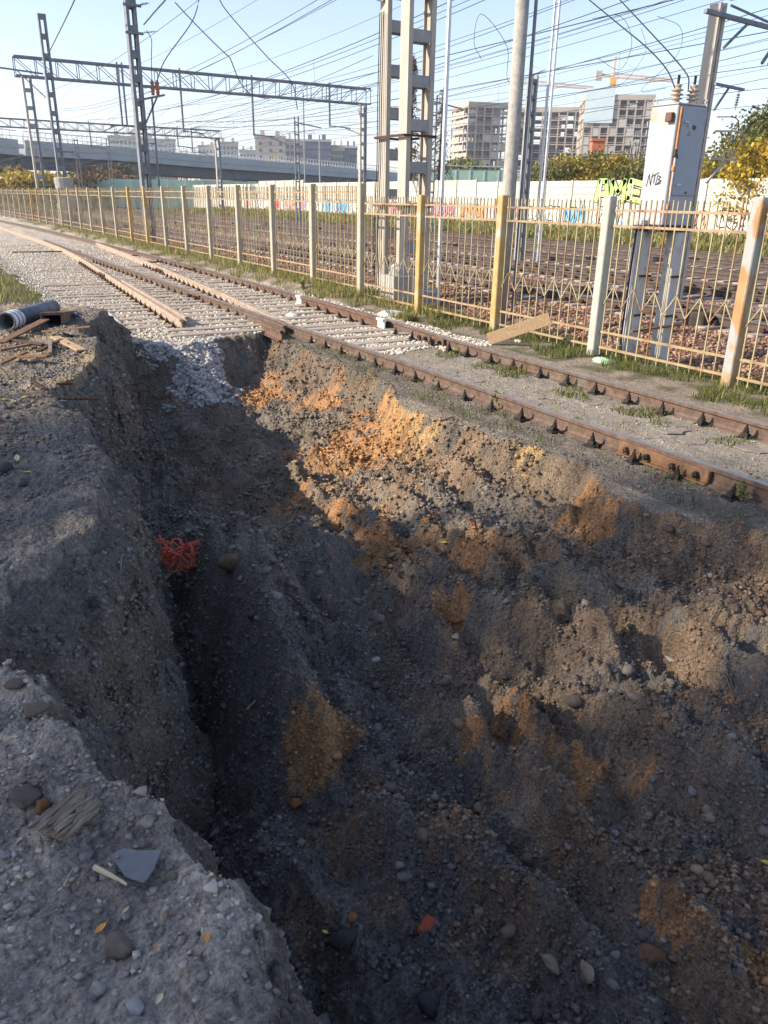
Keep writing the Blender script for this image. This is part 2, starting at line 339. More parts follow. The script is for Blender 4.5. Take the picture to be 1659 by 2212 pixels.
PITPX = [(300,850,-1.05),(350,900,-1.1),(450,900,-1.1),(550,870,-1.0),(330,1000,-1.15),(450,1000,-1.05),(560,1000,-1.0),(650,930,-.95),(700,900,-.9),(760,930,-.85),(660,1020,-.88),(800,1000,-.78),(900,1000,-.70),(1000,1000,-.55),
 (620,1120,-.98),(480,1120,-1.12),(380,1150,-1.15),(800,1100,-.88),(950,1100,-.8),(1100,1050,-.60),(1200,1100,-.55),(1100,1180,-.74),(1250,1200,-.66),(1400,1180,-.52),(1550,1200,-.48),(1659,1200,-.45),(900,1200,-.92),(1000,1290,-.85),
 (1200,1300,-.78),(1450,1300,-.62),(1659,1350,-.58),(450,1245,-.62),(560,1380,-.64),(620,1480,-.74),(500,1310,-.62),(420,1215,-.70),(760,1600,-.95),(380,1260,-1.2),(400,1340,-1.3),(450,1450,-1.36),(480,1560,-1.4),(560,1640,-1.3),(700,1330,-1.1),
 (750,1480,-1.12),(850,1350,-.95),(900,1600,-1.05),(700,1700,-1.1),(1100,1500,-.95),(1000,1750,-1.05),(1300,1500,-.8),(1500,1500,-.72),(1659,1600,-.7),(1300,1700,-.9),(1500,1800,-.85),(1659,1900,-.8),(600,1800,-1.25),(700,1950,-1.25),
 (900,2000,-1.15),(800,2150,-1.25),(1000,2200,-1.15),(1200,2100,-1.05),(1400,2000,-.95),(1659,2100,-.9),(1659,2212,-.95),(1300,2212,-1.0),(600,2200,-1.35)]
PC = np.array([G(p[0], p[1], p[2]*.84-.02) for p in PITPX] + [(4, -3, -.7), (1, -3, -1.2), (2.5, -3, -.95), (5.2, -3, -.5), (0, 1, -1.25), (0, 3, -1.25), (-1, 6, -1.2), (-1, 10, -1.15), (1.5, 12.5, -1.1), (5.2, 10.5, -.8), (5.2, 12.5, -.9), (3, 13.5, -1.0), (5.5, 3, -.3), (5.5, 6, -.4)])
def tps_fit(P, lam=0.02):
    n = len(P); d2 = ((P[:, None, :2]-P[None, :, :2])**2).sum(-1)
    K = np.where(d2 > 0, 0.5*d2*np.log(d2+1e-12), 0) + lam*np.eye(n)
    Q = np.c_[np.ones(n), P[:, :2]]; A = np.block([[K, Q], [Q.T, np.zeros((3, 3))]])
    return np.linalg.solve(A, np.r_[P[:, 2], 0, 0, 0])
PW = tps_fit(PC)
def tps(X, Y):
    Z = PW[-3] + PW[-2]*X + PW[-1]*Y
    for (x, y, _), w in zip(PC, PW[:-3]):
        d2 = (X-x)**2 + (Y-y)**2 + 1e-12; Z = Z + w*0.5*d2*np.log(d2)
    return Z
# bucket-tooth ridges left in the floor of the cut: polyline, height, width
def pl(L, z): return np.array([G(x, y, z)[:2] for x, y in L])
RIDGES = [(pl([(850,1230),(1034,1340),(1222,1408),(1373,1536),(1505,1668),(1700,1790)], -.72), .15, .17), (pl([(810,1786),(1046,1920),(1238,2080),(1350,2212)], -1.0), .11, .13),
          (pl([(700,1240),(880,1470),(1040,1650),(1200,1800),(1400,2010),(1659,2200)], -.95), .09, .12), (pl([(1180,1250),(1420,1380),(1659,1520)], -.66), .10, .12), (pl([(1250,1400),(1480,1540),(1659,1640)], -.72), .07, .08),
          (pl([(350,860),(430,980),(560,1110)], -1.08), .09, .13), (pl([(450,880),(560,1010),(640,1080)], -1.02), .06, .12), (pl([(640,1250),(760,1420),(840,1560),(960,1720)], -1.05), .07, .10), (pl([(880,960),(960,1040),(1080,1120),(1220,1180)], -.75), .07, .10),
          (pl([(760,960),(850,1050),(980,1130)], -.85), .06, .08), (pl([(560,1880),(700,2060),(800,2212)], -1.3), .08, .12), (pl([(1480,1680),(1659,1860)], -.82), .09, .10), (pl([(345,1205),(450,1245),(560,1380),(620,1480),(700,1570)], -.78), .12, .10)]
rr_ = random.Random(12)
for k_ in range(16):      # long ruts running along the cut
    x_ = 1.75 + 2.5*k_/15 + rr_.uniform(-.08, .08); a_ = rr_.uniform(.6, 4.5); b_ = a_ + rr_.uniform(1.5, 4.5)
    RIDGES.append((np.array([(x_ + .10*math.sin(t_*1.7+k_) + .05*t_/3, a_ + (b_-a_)*t_/6) for t_ in range(7)]), rr_.uniform(.05, .10), rr_.uniform(.06, .11)))
def formation(X, Y):
    z = np.full(X.shape, -0.17)
    z = np.where((X > 5.8) & (X < 7.3) & (Y < 10.5), -0.160, z)                              # packed sand between the siding rails
    z = np.where((X > 7.5) & (X <= 9.8), -0.17 + 0.16*sstep(14.5, 19, Y)*sstep(8.25, 8.8, X), z)               # verge along the fence, higher past the step
    bal = -0.38 + 0.16*sstep(10.4, 12.4, X)
    z = np.where(X > 9.8, np.minimum(-0.17 + 0.16*sstep(14.5, 19, Y)*(1-sstep(9.8, 12, X)), bal + 0.16*sstep(14.5, 19, Y)*(1-sstep(9.8, 12, X))), z)
    z = np.where(X > 34.5, -0.22 + 0.35*sstep(34.5, 42, X), z)
    verge = 0.16*sstep(2.9, 2.2, X)*sstep(15.5, 17.5, Y)
    return z + verge
def terrain(X, Y, fine=True):
    """height and region weights at arrays X, Y"""
    shape = X.shape
    near = (X > -8) & (X < 8.5) & (Y > -6) & (Y < 20)
    Z = formation(X, Y); F0 = Z.copy()
    w = {k: np.zeros(shape) for k in ('pit', 'wall', 'bank', 'gspill')}
    x, y = X[near], Y[near]
    n1 = perlin(x*0.9, y*0.9, 3); n2 = perlin(x*2.7, y*2.7, 4)
    # the cut
    fl = tps(x, y)
    for P, h, wd in RIDGES:
        d = seg_dist(x, y, P); fl = fl + 1.3*h*np.exp(-(d/wd)**1.5)*(1 + 0.7*perlin(x*2.2, y*2.2, 21)) - 0.45*h*np.exp(-((d-1.9*wd)/wd)**2)
    fl = fl + 0.05*perlin(x*1.7, y*1.7, 8) + 0.06*perlin(x*4.1, y*3.1, 9)
    xr = np.interp(y, XR_Y, XR_X) + 0.10*n1 + 0.07*n2 + 0.03*perlin(x*7, y*7, 5); yf = np.interp(x, YF_X, YF_Y) + 0.10*n2
    dr = xr - x; wr = np.where(dr < 0.22, -0.15 - dr*1.7, np.where(dr < 0.75, -0.524 - (dr-0.22)*0.62, -0.853 - (dr-0.75)*0.9))
    df = yf - y; spill = np.exp(-((x-3.55-0.15*(13-y))/(0.44+0.22*sstep(12.2, 13.2, y)))**2)
    wf = -0.16 - df*np.where(spill > 0.4, 0.75, 1.05) + sstep(0.05, 0.3, df)*(0.16*perlin(x*2.4, y*1.2, 25) + 0.09*perlin(x*6, y*3, 26))
    cut = np.maximum(fl, np.maximum(wr, wf) + 0.04*n2)
    f0 = F0[near]
    inpit = (dr > 0) & (df > 0)
    z = np.where(inpit, np.minimum(f0, cut), f0 - 0.0)
    # left bank
    d = seg_dist(x, y, CREST); ins = inside(x, y, CREST); sdst = np.where(ins, -d, d) + 0.05*perlin(x*3.3, y*3.3, 11) + 0.035*perlin(x*7, y*7, 12) + 0.018*perlin(x*16, y*16, 14)
    topz = 0.45 - 0.10*sstep(8.5, 13, y) + 0.05*n1 + 0.025*n2 + 0.05*np.exp(-(d/0.35)**2)*ins
    topz = topz - 0.20*sstep(13.5, 16.5, y) - 0.03*sstep(1.6, 0.6, x)*sstep(4.2, 2.6, y)
    notch = np.exp(-(((x-0.1)/0.55)**2 + ((y-3.1)/0.45)**2))
    sh = 0.05 + (0.07 + 0.05*n1)*sstep(2.35, 3.1, y) + 0.10*sstep(7, 9.5, y) + 0.40*notch
    prof = np.where(sdst < sh, np.maximum(sdst, 0)*1.30 + 0.6*np.maximum(sdst-0.12, 0)*0.0, sh*1.30 + (sdst-sh)*6.0)
    rill = (0.07*perlin(sdst*1.5, y*3.4, 15) + 0.05*perlin(sdst*2.5, y*8.5, 16) + 0.02*perlin(sdst*6, y*19, 17))*sstep(0.0, 0.2, sdst)
    wl = topz - prof + rill
    wl = wl + notch*(0.10*perlin(x*2.6, y*2.6, 18) + 0.07*perlin(x*6, y*6, 19))
    bankz = np.where(sdst < 0, topz, wl)
    z2 = np.maximum(z, bankz)
    onb = bankz > z
    Z[near] = z2
    w['pit'][near] = (inpit & ~onb)*1.0
    w['wall'][near] = (onb & (sdst >= 0.02))*1.0
    w['bank'][near] = (onb & (sdst < 0.02))*1.0
    w['wallw'] = np.zeros(shape); w['wallw'][near] = onb*sstep(0.0, 0.14, sdst)
    w['gspill'][near] = spill*(df > -0.2)*(df < 1.5)*(~onb)
    w['steepR'] = np.zeros(shape); w['steepR'][near] = ((dr > 0) & (dr < 0.45) & ~onb)*1.0
    if fine:
        a_pit = np.zeros(shape); a_pit[near] = np.where(inpit & ~onb, 1.0, np.where(onb & (sdst > 0.02), 0.6, np.where(onb, 0.42, np.where(y > 11, 0.12, 0.22))))
        a_pit[near] *= np.where((x > 5.7), 0.45, 1.0)
        a = a_pit[near]; q = np.zeros(x.shape)
        for i, (fr, am) in enumerate(((6.3, .066), (13, .048), (27, .027), (55, .012))):
            p = perlin(x*fr, y*fr, 30+i); q += am*(np.abs(p)*1.5 - 0.45 if i in (1, 2) else p)
        Z[near] += a*q
        far = ~near; Z[far] += 0.02*perlin(X[far]*1.3, Y[far]*1.3, 40)*(X[far] < 34)
    return Z, w
def zat(x, y):
    z, _ = terrain(np.array([float(x)]), np.array([float(y)])); return float(z[0])

# patches of orange sand, pale sand ... : pixel seen at, level, radius along and across, strength, colour
ORANGE, YELLOW, BROWN, OLIVE = (0.44, 0.235, 0.105), (0.54, 0.36, 0.16), (0.245, 0.175, 0.118), (0.19, 0.16, 0.115)
PATCH = [(800,985,-.78,.95,ORANGE),(900,960,-.6,.6,YELLOW),(960,930,-.42,.35,YELLOW),(720,1010,-.86,.75,ORANGE),(650,1100,-.95,.33,ORANGE),(850,1080,-.85,.55,BROWN),(980,1060,-.75,.5,BROWN),(560,860,-.9,.6,ORANGE),(690,880,-.75,.35,ORANGE),(640,800,-.5,.3,BROWN),
 (1280,1130,-.45,.30,ORANGE),(1160,1020,-.45,.2,YELLOW),(1540,1260,-.52,.45,BROWN),(1620,1300,-.52,.4,BROWN),(1050,1230,-.82,.45,ORANGE),(850,1210,-.9,.4,ORANGE),(1180,1220,-.72,.28,BROWN),(980,1330,-.75,.2,ORANGE),(1350,1380,-.68,.4,BROWN),(1200,1360,-.75,.3,BROWN),(1450,1370,-.62,.25,BROWN),
 (1580,1570,-.7,.3,BROWN),(1090,1630,-.95,.24,ORANGE),(1210,1700,-.92,.28,ORANGE),(1180,1780,-.98,.15,BROWN),(720,1650,-1.08,.16,ORANGE),(680,1720,-1.12,.17,ORANGE),(790,1760,-1.08,.12,BROWN),(780,1900,-1.18,.14,BROWN),(1620,2120,-.9,.25,ORANGE),(1500,2180,-.95,.18,BROWN),(1440,2060,-.95,.10,ORANGE),(1600,1650,-.75,.2,BROWN),
 (1380,1930,-.93,.13,BROWN),(830,2000,-1.2,.10,BROWN),(480,980,-1.04,.7,OLIVE),(560,1060,-1.0,.6,OLIVE),(620,960,-.95,.5,OLIVE),(400,900,-1.1,.3,BROWN),(440,1080,-1.08,.35,BROWN),(1250,1280,-.75,.3,OLIVE),(1110,1300,-.8,.3,OLIVE),(700,1130,-.95,.3,BROWN),(760,1150,-.95,.25,ORANGE),(930,1260,-.9,.3,BROWN),(1130,1210,-.75,.3,BROWN),(1420,1260,-.6,.35,BROWN),(1280,1440,-.75,.3,BROWN),(1500,1440,-.66,.3,BROWN),(1020,1480,-.98,.2,BROWN),(900,1560,-1.05,.15,BROWN),(1130,1690,-.95,.2,BROWN),(1000,1850,-1.05,.2,BROWN),(1280,1900,-1.0,.2,BROWN),(760,1820,-1.12,.2,BROWN),(1560,1980,-.9,.25,BROWN),(650,2080,-1.3,.15,BROWN),(1080,2050,-1.08,.2,BROWN),(850,1450,-1.02,.18,OLIVE),(740,760,-.3,.3,BROWN),(560,760,-.4,.25,BROWN),(1040,960,-.35,.35,BROWN)]
def ground_colour(X, Y, Z, w):
    C = np.empty(X.shape + (3,)); n = lambda f, s: perlin(X*f, Y*f, s)[..., None]
    base = np.array((0.105, 0.088, 0.070)); C[:] = base
    def mixin(wt, c): 
        nonlocal C
        if wt.ndim < C.ndim: wt = wt[..., None]
        C = C*(1-wt) + np.array(c)*wt
    # far country
    mixin(((X > 34.0) | (X < -9) | (Y > 130))*1.0, (0.10, 0.105, 0.04))
    mixin(((X > 9.75) & (X < 34.5))*1.0, (0.25, 0.195, 0.158)); mixin(((X > 9.75) & (X < 13.7))*1.0, (0.22, 0.13, 0.088))
    sid = (X > 2.2) & (X <= 9.75)
    mixin(sid*1.0, (0.29, 0.24, 0.18))
    gr = sid & (Y > np.where(X > 5.7, 10.8, np.where(X > 4.0, 13.35, 12.8))) & (X < 8.45)
    mixin(gr*1.0, (0.46, 0.41, 0.335))
    mixin((sid & (X > 8.2))*sstep(-0.2, 0.3, perlin(X*2, Y*2, 51))*0.75, (0.085, 0.088, 0.035))
    mixin(((X > 5.8) & (X < 7.3) & (Y < 10.4))*1.0, (0.33, 0.287, 0.228))
    mixin(((X > 5.0) & (X < 5.7) & (Y < 13))*1.0, (0.20, 0.172, 0.138))
    mixin(((X < 2.4) & (Y > 16))*sstep(-0.25, 0.15, perlin(X*0.8, Y*0.8, 53)), (0.10, 0.11, 0.035))
    # bank
    b = w['bank']; mixin(b, (0.215, 0.192, 0.166)); mixin(b*sstep(4.2, 2.8, Y), (0.42, 0.362, 0.295))  # near end: dusty soil, lightened further to offset the shade there
    mixin(b*sstep(5.0, 8.5, Y)*sstep(-0.3, 0.3, perlin(X*1.6, Y*1.6, 54)), (0.34, 0.27, 0.18)); mixin(b*sstep(0.0, 0.5, perlin(X*3.1, Y*3.1, 55))*0.5, (0.19, 0.17, 0.148))
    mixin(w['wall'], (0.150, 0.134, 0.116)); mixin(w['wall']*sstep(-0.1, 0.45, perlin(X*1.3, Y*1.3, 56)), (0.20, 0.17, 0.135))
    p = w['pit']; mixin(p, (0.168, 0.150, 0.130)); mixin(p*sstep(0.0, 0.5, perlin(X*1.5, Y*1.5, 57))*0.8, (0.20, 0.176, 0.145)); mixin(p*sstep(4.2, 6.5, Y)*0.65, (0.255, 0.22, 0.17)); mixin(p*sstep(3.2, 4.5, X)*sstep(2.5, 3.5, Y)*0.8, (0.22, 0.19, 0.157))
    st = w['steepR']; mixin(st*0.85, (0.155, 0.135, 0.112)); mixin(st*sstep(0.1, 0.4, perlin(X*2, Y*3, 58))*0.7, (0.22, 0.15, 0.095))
    wide = sstep(-0.15, 0.5, perlin(X*0.9+3, Y*0.9, 64) + 0.5*perlin(X*3.3, Y*3.3, 65) + 0.3*perlin(X*9, Y*9, 66))*p*sstep(1.4, 2.6, X); mixin(wide*0.6, (0.25, 0.18, 0.115))
    brk = 0.75*perlin(X*3.0, Y*3.0, 60) + 0.55*perlin(X*8, Y*8, 61) + 0.4*perlin(X*20, Y*20, 62)
    on = (p > 0) | (st > 0)
    for px, py, z, rad, c in PATCH:
        cx, cy, _ = G(px, py, z); dd = np.hypot((X-cx)*1.2, (Y-cy))/(rad*1.3)
        m = sstep(-0.05, 0.45, 0.95 - dd + 1.1*brk)*on
        mixin(m*0.92, c)
    g = w['gspill']; mixin(sstep(0.6, 0.9, g + 0.2*perlin(X*5, Y*5, 63))*0.8, (0.26, 0.25, 0.235))
    k = 1 + 0.22*n(2.3, 70) + 0.20*n(9, 71) + 0.16*n(31, 72)
    return np.clip(C*k, 0.008, 0.9)
def axis(a, b, fn, growth=None):
    r = [a]
    while (r[-1] < b if b > a else r[-1] > b): r.append(r[-1] + (fn(r[-1]) if b > a else -fn(r[-1])))
    return r
ya = axis(0.45, 16.0, lambda y: max(0.0120, 0.0050*y)); yb = axis(ya[-1], 1500, lambda y: max(0.075, 0.045*(y-14.3)))[1:]
yc = axis(0.45, -200, lambda y: 0.02 + 0.14*(0.45-y))[1:]
ys = np.array(yc[::-1] + ya + yb)
xa = axis(-0.75, 5.6, lambda x: 0.0155); xb = axis(xa[-1], 46, lambda x: min(0.25, 0.02 + 0.02*(x-5.6)))[1:]; xc = axis(xb[-1], 1500, lambda x: 0.3 + 0.10*(x-46))[1:]
xd = axis(-0.75, -900, lambda x: 0.03 + 0.12*(-0.75-x))[1:]
xs = np.array(xd[::-1] + xa + xb + xc)
GX, GY = np.meshgrid(xs, ys)
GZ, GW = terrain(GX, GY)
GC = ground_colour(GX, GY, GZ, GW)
kw = GW['wallw'] > 0; wx_, wy_, wz_ = GX[kw], GY[kw], GZ[kw]      # push the steep faces in and out: bucket marks, lumps
GX[kw] += GW['wallw'][kw]*(0.09*perlin(wy_*2.3, wz_*2.6, 120) + 0.05*perlin(wy_*5.5+wz_*2, wz_*4.0, 121) + 0.018*perlin(wy_*12, wz_*9, 122))
GY[kw] += GW['wallw'][kw]*0.03*perlin(wy_*3, wz_*4, 124)
nx, ny = len(xs), len(ys)
idx = (np.arange(ny-1)[:, None]*nx + np.arange(nx-1)[None, :]).ravel()
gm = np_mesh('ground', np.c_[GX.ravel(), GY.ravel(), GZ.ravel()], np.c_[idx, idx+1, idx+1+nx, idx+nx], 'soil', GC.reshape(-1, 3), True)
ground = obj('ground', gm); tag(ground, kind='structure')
print('ground', nx, ny, len(idx))

# ------------------------------------------------------------------ stones
def icos(sub):
    bm = bmesh.new(); bmesh.ops.create_icosphere(bm, subdivisions=sub, radius=1.0)
    V = np.array([v.co[:] for v in bm.verts]); F = np.array([[v.index for v in f.verts] for f in bm.faces]); bm.free(); return V, F
ICO1, ICO2, ICO3 = icos(1), icos(2), icos(3)
OCT = (np.array([(1, 0, 0), (0, 1, 0), (-1, 0, 0), (0, -1, 0), (0, 0, 1), (0, 0, -1)], float), np.array([(0, 1, 4), (1, 2, 4), (2, 3, 4), (3, 0, 4), (1, 0, 5), (2, 1, 5), (3, 2, 5), (0, 3, 5)]))
CUB = (np.array([(x, y, z) for z in (-.72, .72) for y in (-.72, .72) for x in (-.72, .72)], float), np.array([(0, 2, 3), (0, 3, 1), (4, 5, 7), (4, 7, 6), (0, 1, 5), (0, 5, 4), (2, 6, 7), (2, 7, 3), (0, 4, 6), (0, 6, 2), (1, 3, 7), (1, 7, 5)]))
def rand_rot(n, rng):
    q = rng.normal(size=(n, 4)); q /= np.linalg.norm(q, axis=1)[:, None]; a, b, c, d = q.T
    return np.stack([1-2*(c*c+d*d), 2*(b*c-a*d), 2*(b*d+a*c), 2*(b*c+a*d), 1-2*(b*b+d*d), 2*(c*d-a*b), 2*(b*d-a*c), 2*(c*d+a*b), 1-2*(b*b+c*c)], -1).reshape(n, 3, 3)
def scatter(name, pos, size, col, rng, ico=ICO1, jit=0.28, flat=0.7, m='stone_mix', smooth=False):
    """many loose stones joined in one mesh"""
    n = len(pos); V0, F0 = ico; k = len(V0)
    V = V0[None]*(1 + rng.uniform(-jit, jit, (n, k, 1)))*rng.uniform(0.65, 1.15, (n, 1, 3))
    V = np.einsum('nij,nkj->nki', rand_rot(n, rng), V)
    V[..., 2] *= flat; V = V*(np.asarray(size)[:, None, None]*0.5) + pos[:, None, :]
    F = (F0[None] + (np.arange(n)*k)[:, None, None]).reshape(-1, 3)
    c = np.repeat(col, k, axis=0)
    return obj(name, np_mesh(name, V.reshape(-1, 3), F, m, c, smooth))
def field(n, x0, x1, y0, y1, rng, keep=None, ypow=1.0):
    x = rng.uniform(x0, x1, n); y = y0 + (y1-y0)*rng.uniform(0, 1, n)**ypow
    z, w = terrain(x, y)
    if keep is not None:
        k = keep(x, y, z, w, rng); x, y, z = x[k], y[k], z[k]; w = {a: b[k] for a, b in w.items()}
    return np.c_[x, y, z], w
rg = np.random.default_rng(11)
_r = random.Random(5); SLY = [13.55]
while SLY[-1] < 47: SLY.append(SLY[-1] + 0.56 + _r.uniform(-.03, .03))
SLY = np.array(SLY); SLALL = np.r_[np.arange(11.0, 13.3, 0.56), SLY]
# pale crushed limestone round the turnout and spilling into the cut
def keep_gravel(x, y, z, w, r):
    edge = np.where(x > 5.75, 10.6 + 0.5*perlin(x*2, y*2, 81), np.where(x > 4.0, 13.35, 12.85) + 0.2*perlin(x*3, y*3, 82))
    main = (y > edge) & (x < 8.35 + 0.12*perlin(y*1.5, x, 84)) & (x > 2.35 + 0.3*perlin(y*0.8, x, 83)) & (w['bank'] < .5) & (w['wall'] < .5)
    sp = (w['gspill'] > 0.72) & (y > 11.8) & (r.uniform(0, 1, x.shape) < 0.75)
    off = np.abs(y[:, None] - SLALL[None, :]).min(1) > 0.12 if len(y) else np.zeros(0, bool)
    main = main & (off | (r.uniform(0, 1, x.shape) < 0.5) | (y < 13.2) & (x < 5.5))
    return (main & (r.uniform(0, 1, x.shape) < np.clip(15/np.maximum(y, 1), 0.12, 1))) | sp
P, w = field(60000, 2.2, 8.5, 10.2, 42, rg, keep_gravel, 1.5)
n = len(P); s = rg.uniform(0.030, 0.075, n)*(1+0.012*np.maximum(P[:, 1]-14, 0)); P[:, 2] += s*0.12
c = np.array((0.60, 0.54, 0.445))[None]*rg.uniform(0.62, 1.2, (n, 1))*(1 + rg.uniform(-.05, .05, (n, 3)))
nr = P[:, 1] < 17; tag(scatter('far_gravel', P[~nr], s[~nr], c[~nr], rg, OCT, .3), 'pale crushed stone ballast on the far part of the turnout', 'gravel', kind='stuff')
tag(scatter('track_gravel', P[nr], s[nr], c[nr], rg), 'pale crushed stone ballast around the near end of the turnout', 'gravel', kind='stuff'); print('gravel', n)
P, w = field(9000, 2.7, 4.4, 11.3, 13.2, rg, lambda x, y, z, w, r: (w['gspill'] + .55*perlin(x*2.2, y*2.2, 86) + .3*perlin(x*6, y*6, 87) > 0.35 + .5*r.uniform(0, 1, x.shape)*sstep(13.2, 11.6, y)) & (y > 11.5 + .5*perlin(x*2, y, 88)) & (w['wall'] < .5) & (w['bank'] < .5))
n = len(P); s = rg.uniform(0.04, 0.10, n); P[:, 2] += s*0.2
tag(scatter('spilled_gravel', P, s, np.array((0.46, 0.44, 0.41))[None]*rg.uniform(0.55, 1.15, (n, 1)), rg), 'pale stones that slid down the far end of the cut', 'gravel', kind='stuff'); print('spill', n)
# red-brown ballast behind the fence
P, w = field(30000, 9.75, 17.6, 3.5, 42, rg, lambda x, y, z, w, r: (r.uniform(0, 1, x.shape) < np.clip(13/np.maximum(y, 1), 0.2, 1)*np.where(x < 14, 1, .6)) & (x > 9.9 + 0.3*perlin(y*2, x, 85)) & ((np.abs(x-14.8) > 1.42) | (r.uniform(0, 1, x.shape) < .12)), 1.3)
n = len(P); s = rg.uniform(0.05, 0.10, n)*(1+0.008*np.maximum(P[:, 1]-10, 0)); P[:, 2] += s*0.15
t = rg.uniform(0, 1, (n, 1)); c = (np.array((0.36, 0.185, 0.11))*(1-t) + np.array((0.38, 0.27, 0.195))*t)*rg.uniform(0.55, 1.2, (n, 1))
tag(scatter('red_ballast', P, s, c, rg, CUB, .3), 'red-brown ballast stones heaped beside the main line behind the fence', 'ballast', kind='stuff'); print('ballast', n)
P, w = field(16000, 17.6, 34, 8, 70, rg, lambda x, y, z, w, r: (r.uniform(0, 1, x.shape) < np.clip(22/np.maximum(y, 1), 0.2, 1)) & ((np.abs((x-19.3+2.25) % 4.5 - 2.25) > 1.4) | (r.uniform(0, 1, x.shape) < .15)))
n = len(P); s = rg.uniform(0.05, 0.09, n)*(1+0.004*P[:, 1]); P[:, 2] += s*0.05
c = np.array((0.28, 0.22, 0.18))[None]*rg.uniform(0.5, 1.35, (n, 1))
tag(scatter('far_ballast', P, s, c, rg, OCT, .3), 'grey-brown ballast between the distant main line tracks', 'ballast', kind='stuff')
# crumbs stuck on the steep faces of the cut
qa = (GW['wallw'][:-1, :-1] > 0.3); qi, qj = np.nonzero(qa)
p00 = np.stack([GX[qi, qj], GY[qi, qj], GZ[qi, qj]], 1); p10 = np.stack([GX[qi, qj+1], GY[qi, qj+1], GZ[qi, qj+1]], 1); p01 = np.stack([GX[qi+1, qj], GY[qi+1, qj], GZ[qi+1, qj]], 1)
ar = np.linalg.norm(np.cross(p10-p00, p01-p00), axis=1)/np.maximum(1.0, p00[:, 1]/2.2)**1.2; ar[(p00[:, 1] > 14) | (p00[:, 1] < 0.4)] = 0
n = 34000; k = rg.choice(len(ar), n, p=ar/ar.sum()); u, v = rg.uniform(0, 1, (2, n, 1)); P = p00[k] + (p10-p00)[k]*u + (p01-p00)[k]*v
s = (0.006 + 0.034*rg.uniform(0, 1, n)**3)*np.clip(P[:, 1]/3, 1, 2.5); C = GC[qi[k], qj[k]]*rg.uniform(0.6, 1.4, (n, 1)); st_ = rg.uniform(0, 1, n) < .03; C[st_] = np.array((.30, .285, .26))*rg.uniform(.6, 1.2, (st_.sum(), 1))
tag(scatter('wall_crumbs', P, s, C, rg, OCT, .35, .8), 'crumbs and grit clinging to the steep wall of the cut', 'soil', kind='stuff')
P, w = field(16000, 4.8, 7.28, 2.2, 12.6, rg, lambda x, y, z, w, r: ((x < 5.62) | (x > 5.8)) & (w['pit'] < .5) & (r.uniform(0, 1, x.shape) < np.where(x < 5.65, .9, .3)*(0.5+perlin(x*2, y*2, 93))))
n = len(P); s = 0.008 + 0.035*rg.uniform(0, 1, n)**3; P[:, 2] += s*.15
tag(scatter('siding_grit', P, s, ground_colour(P[:, 0], P[:, 1], P[:, 2], w)*rg.uniform(.6, 1.4, (n, 1)), rg, OCT, .35), 'grit and small stones on the ground beside the siding rails', 'grit', kind='stuff')
# crumbs and clods of soil
def keep_clod(x, y, z, w, r):
    q = 0.5 + 0.9*perlin(x*1.3, y*1.3, 90) + 0.6*perlin(x*4, y*4, 91)
    return (((w['pit'] > .5) & (r.uniform(0, 1, x.shape) < q)) | ((w['wall'] > .5) & (r.uniform(0, 1, x.shape) < 0.22*q)) | ((w['bank'] > .5) & (r.uniform(0, 1, x.shape) < 0.75*q)) | ((w['steepR'] > .5) & (r.uniform(0, 1, x.shape) < 0.7*q)))
def clods(N, x0, x1, y0, y1, lo, hi, name, label, ico=OCT, pw=2.2, stone=0.03, bright=1.0):
    P, w = field(N, x0, x1, y0, y1, rg, keep_clod)
    n = len(P); s = lo + (hi-lo)*rg.uniform(0, 1, n)**pw; s = s*np.where(w['pit'] > .5, 1.0, 0.7)
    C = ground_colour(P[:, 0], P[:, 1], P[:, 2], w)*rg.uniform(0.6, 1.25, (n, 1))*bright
    st = rg.uniform(0, 1, n) < stone; C[st] = np.array((0.26, 0.245, 0.225))*rg.uniform(0.6, 1.4, (st.sum(), 1)); s[st] = np.minimum(s[st]*0.75, .03)
    P[:, 2] += s*0.16
    print(name, n); return tag(scatter(name, P, s, C, rg, ico, 0.40 if ico is not ICO2 else 0.2, .66), label, 'soil', kind='stuff')
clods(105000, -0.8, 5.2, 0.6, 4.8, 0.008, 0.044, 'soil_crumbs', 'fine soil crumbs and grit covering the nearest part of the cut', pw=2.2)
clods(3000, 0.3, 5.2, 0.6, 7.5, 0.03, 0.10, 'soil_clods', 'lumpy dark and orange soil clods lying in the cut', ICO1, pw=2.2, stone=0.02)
clods(80000, -0.5, 5.4, 4.7, 13.2, 0.014, 0.075, 'loose_soil', 'loose broken soil on the far floor and sides of the cut', pw=2.6)
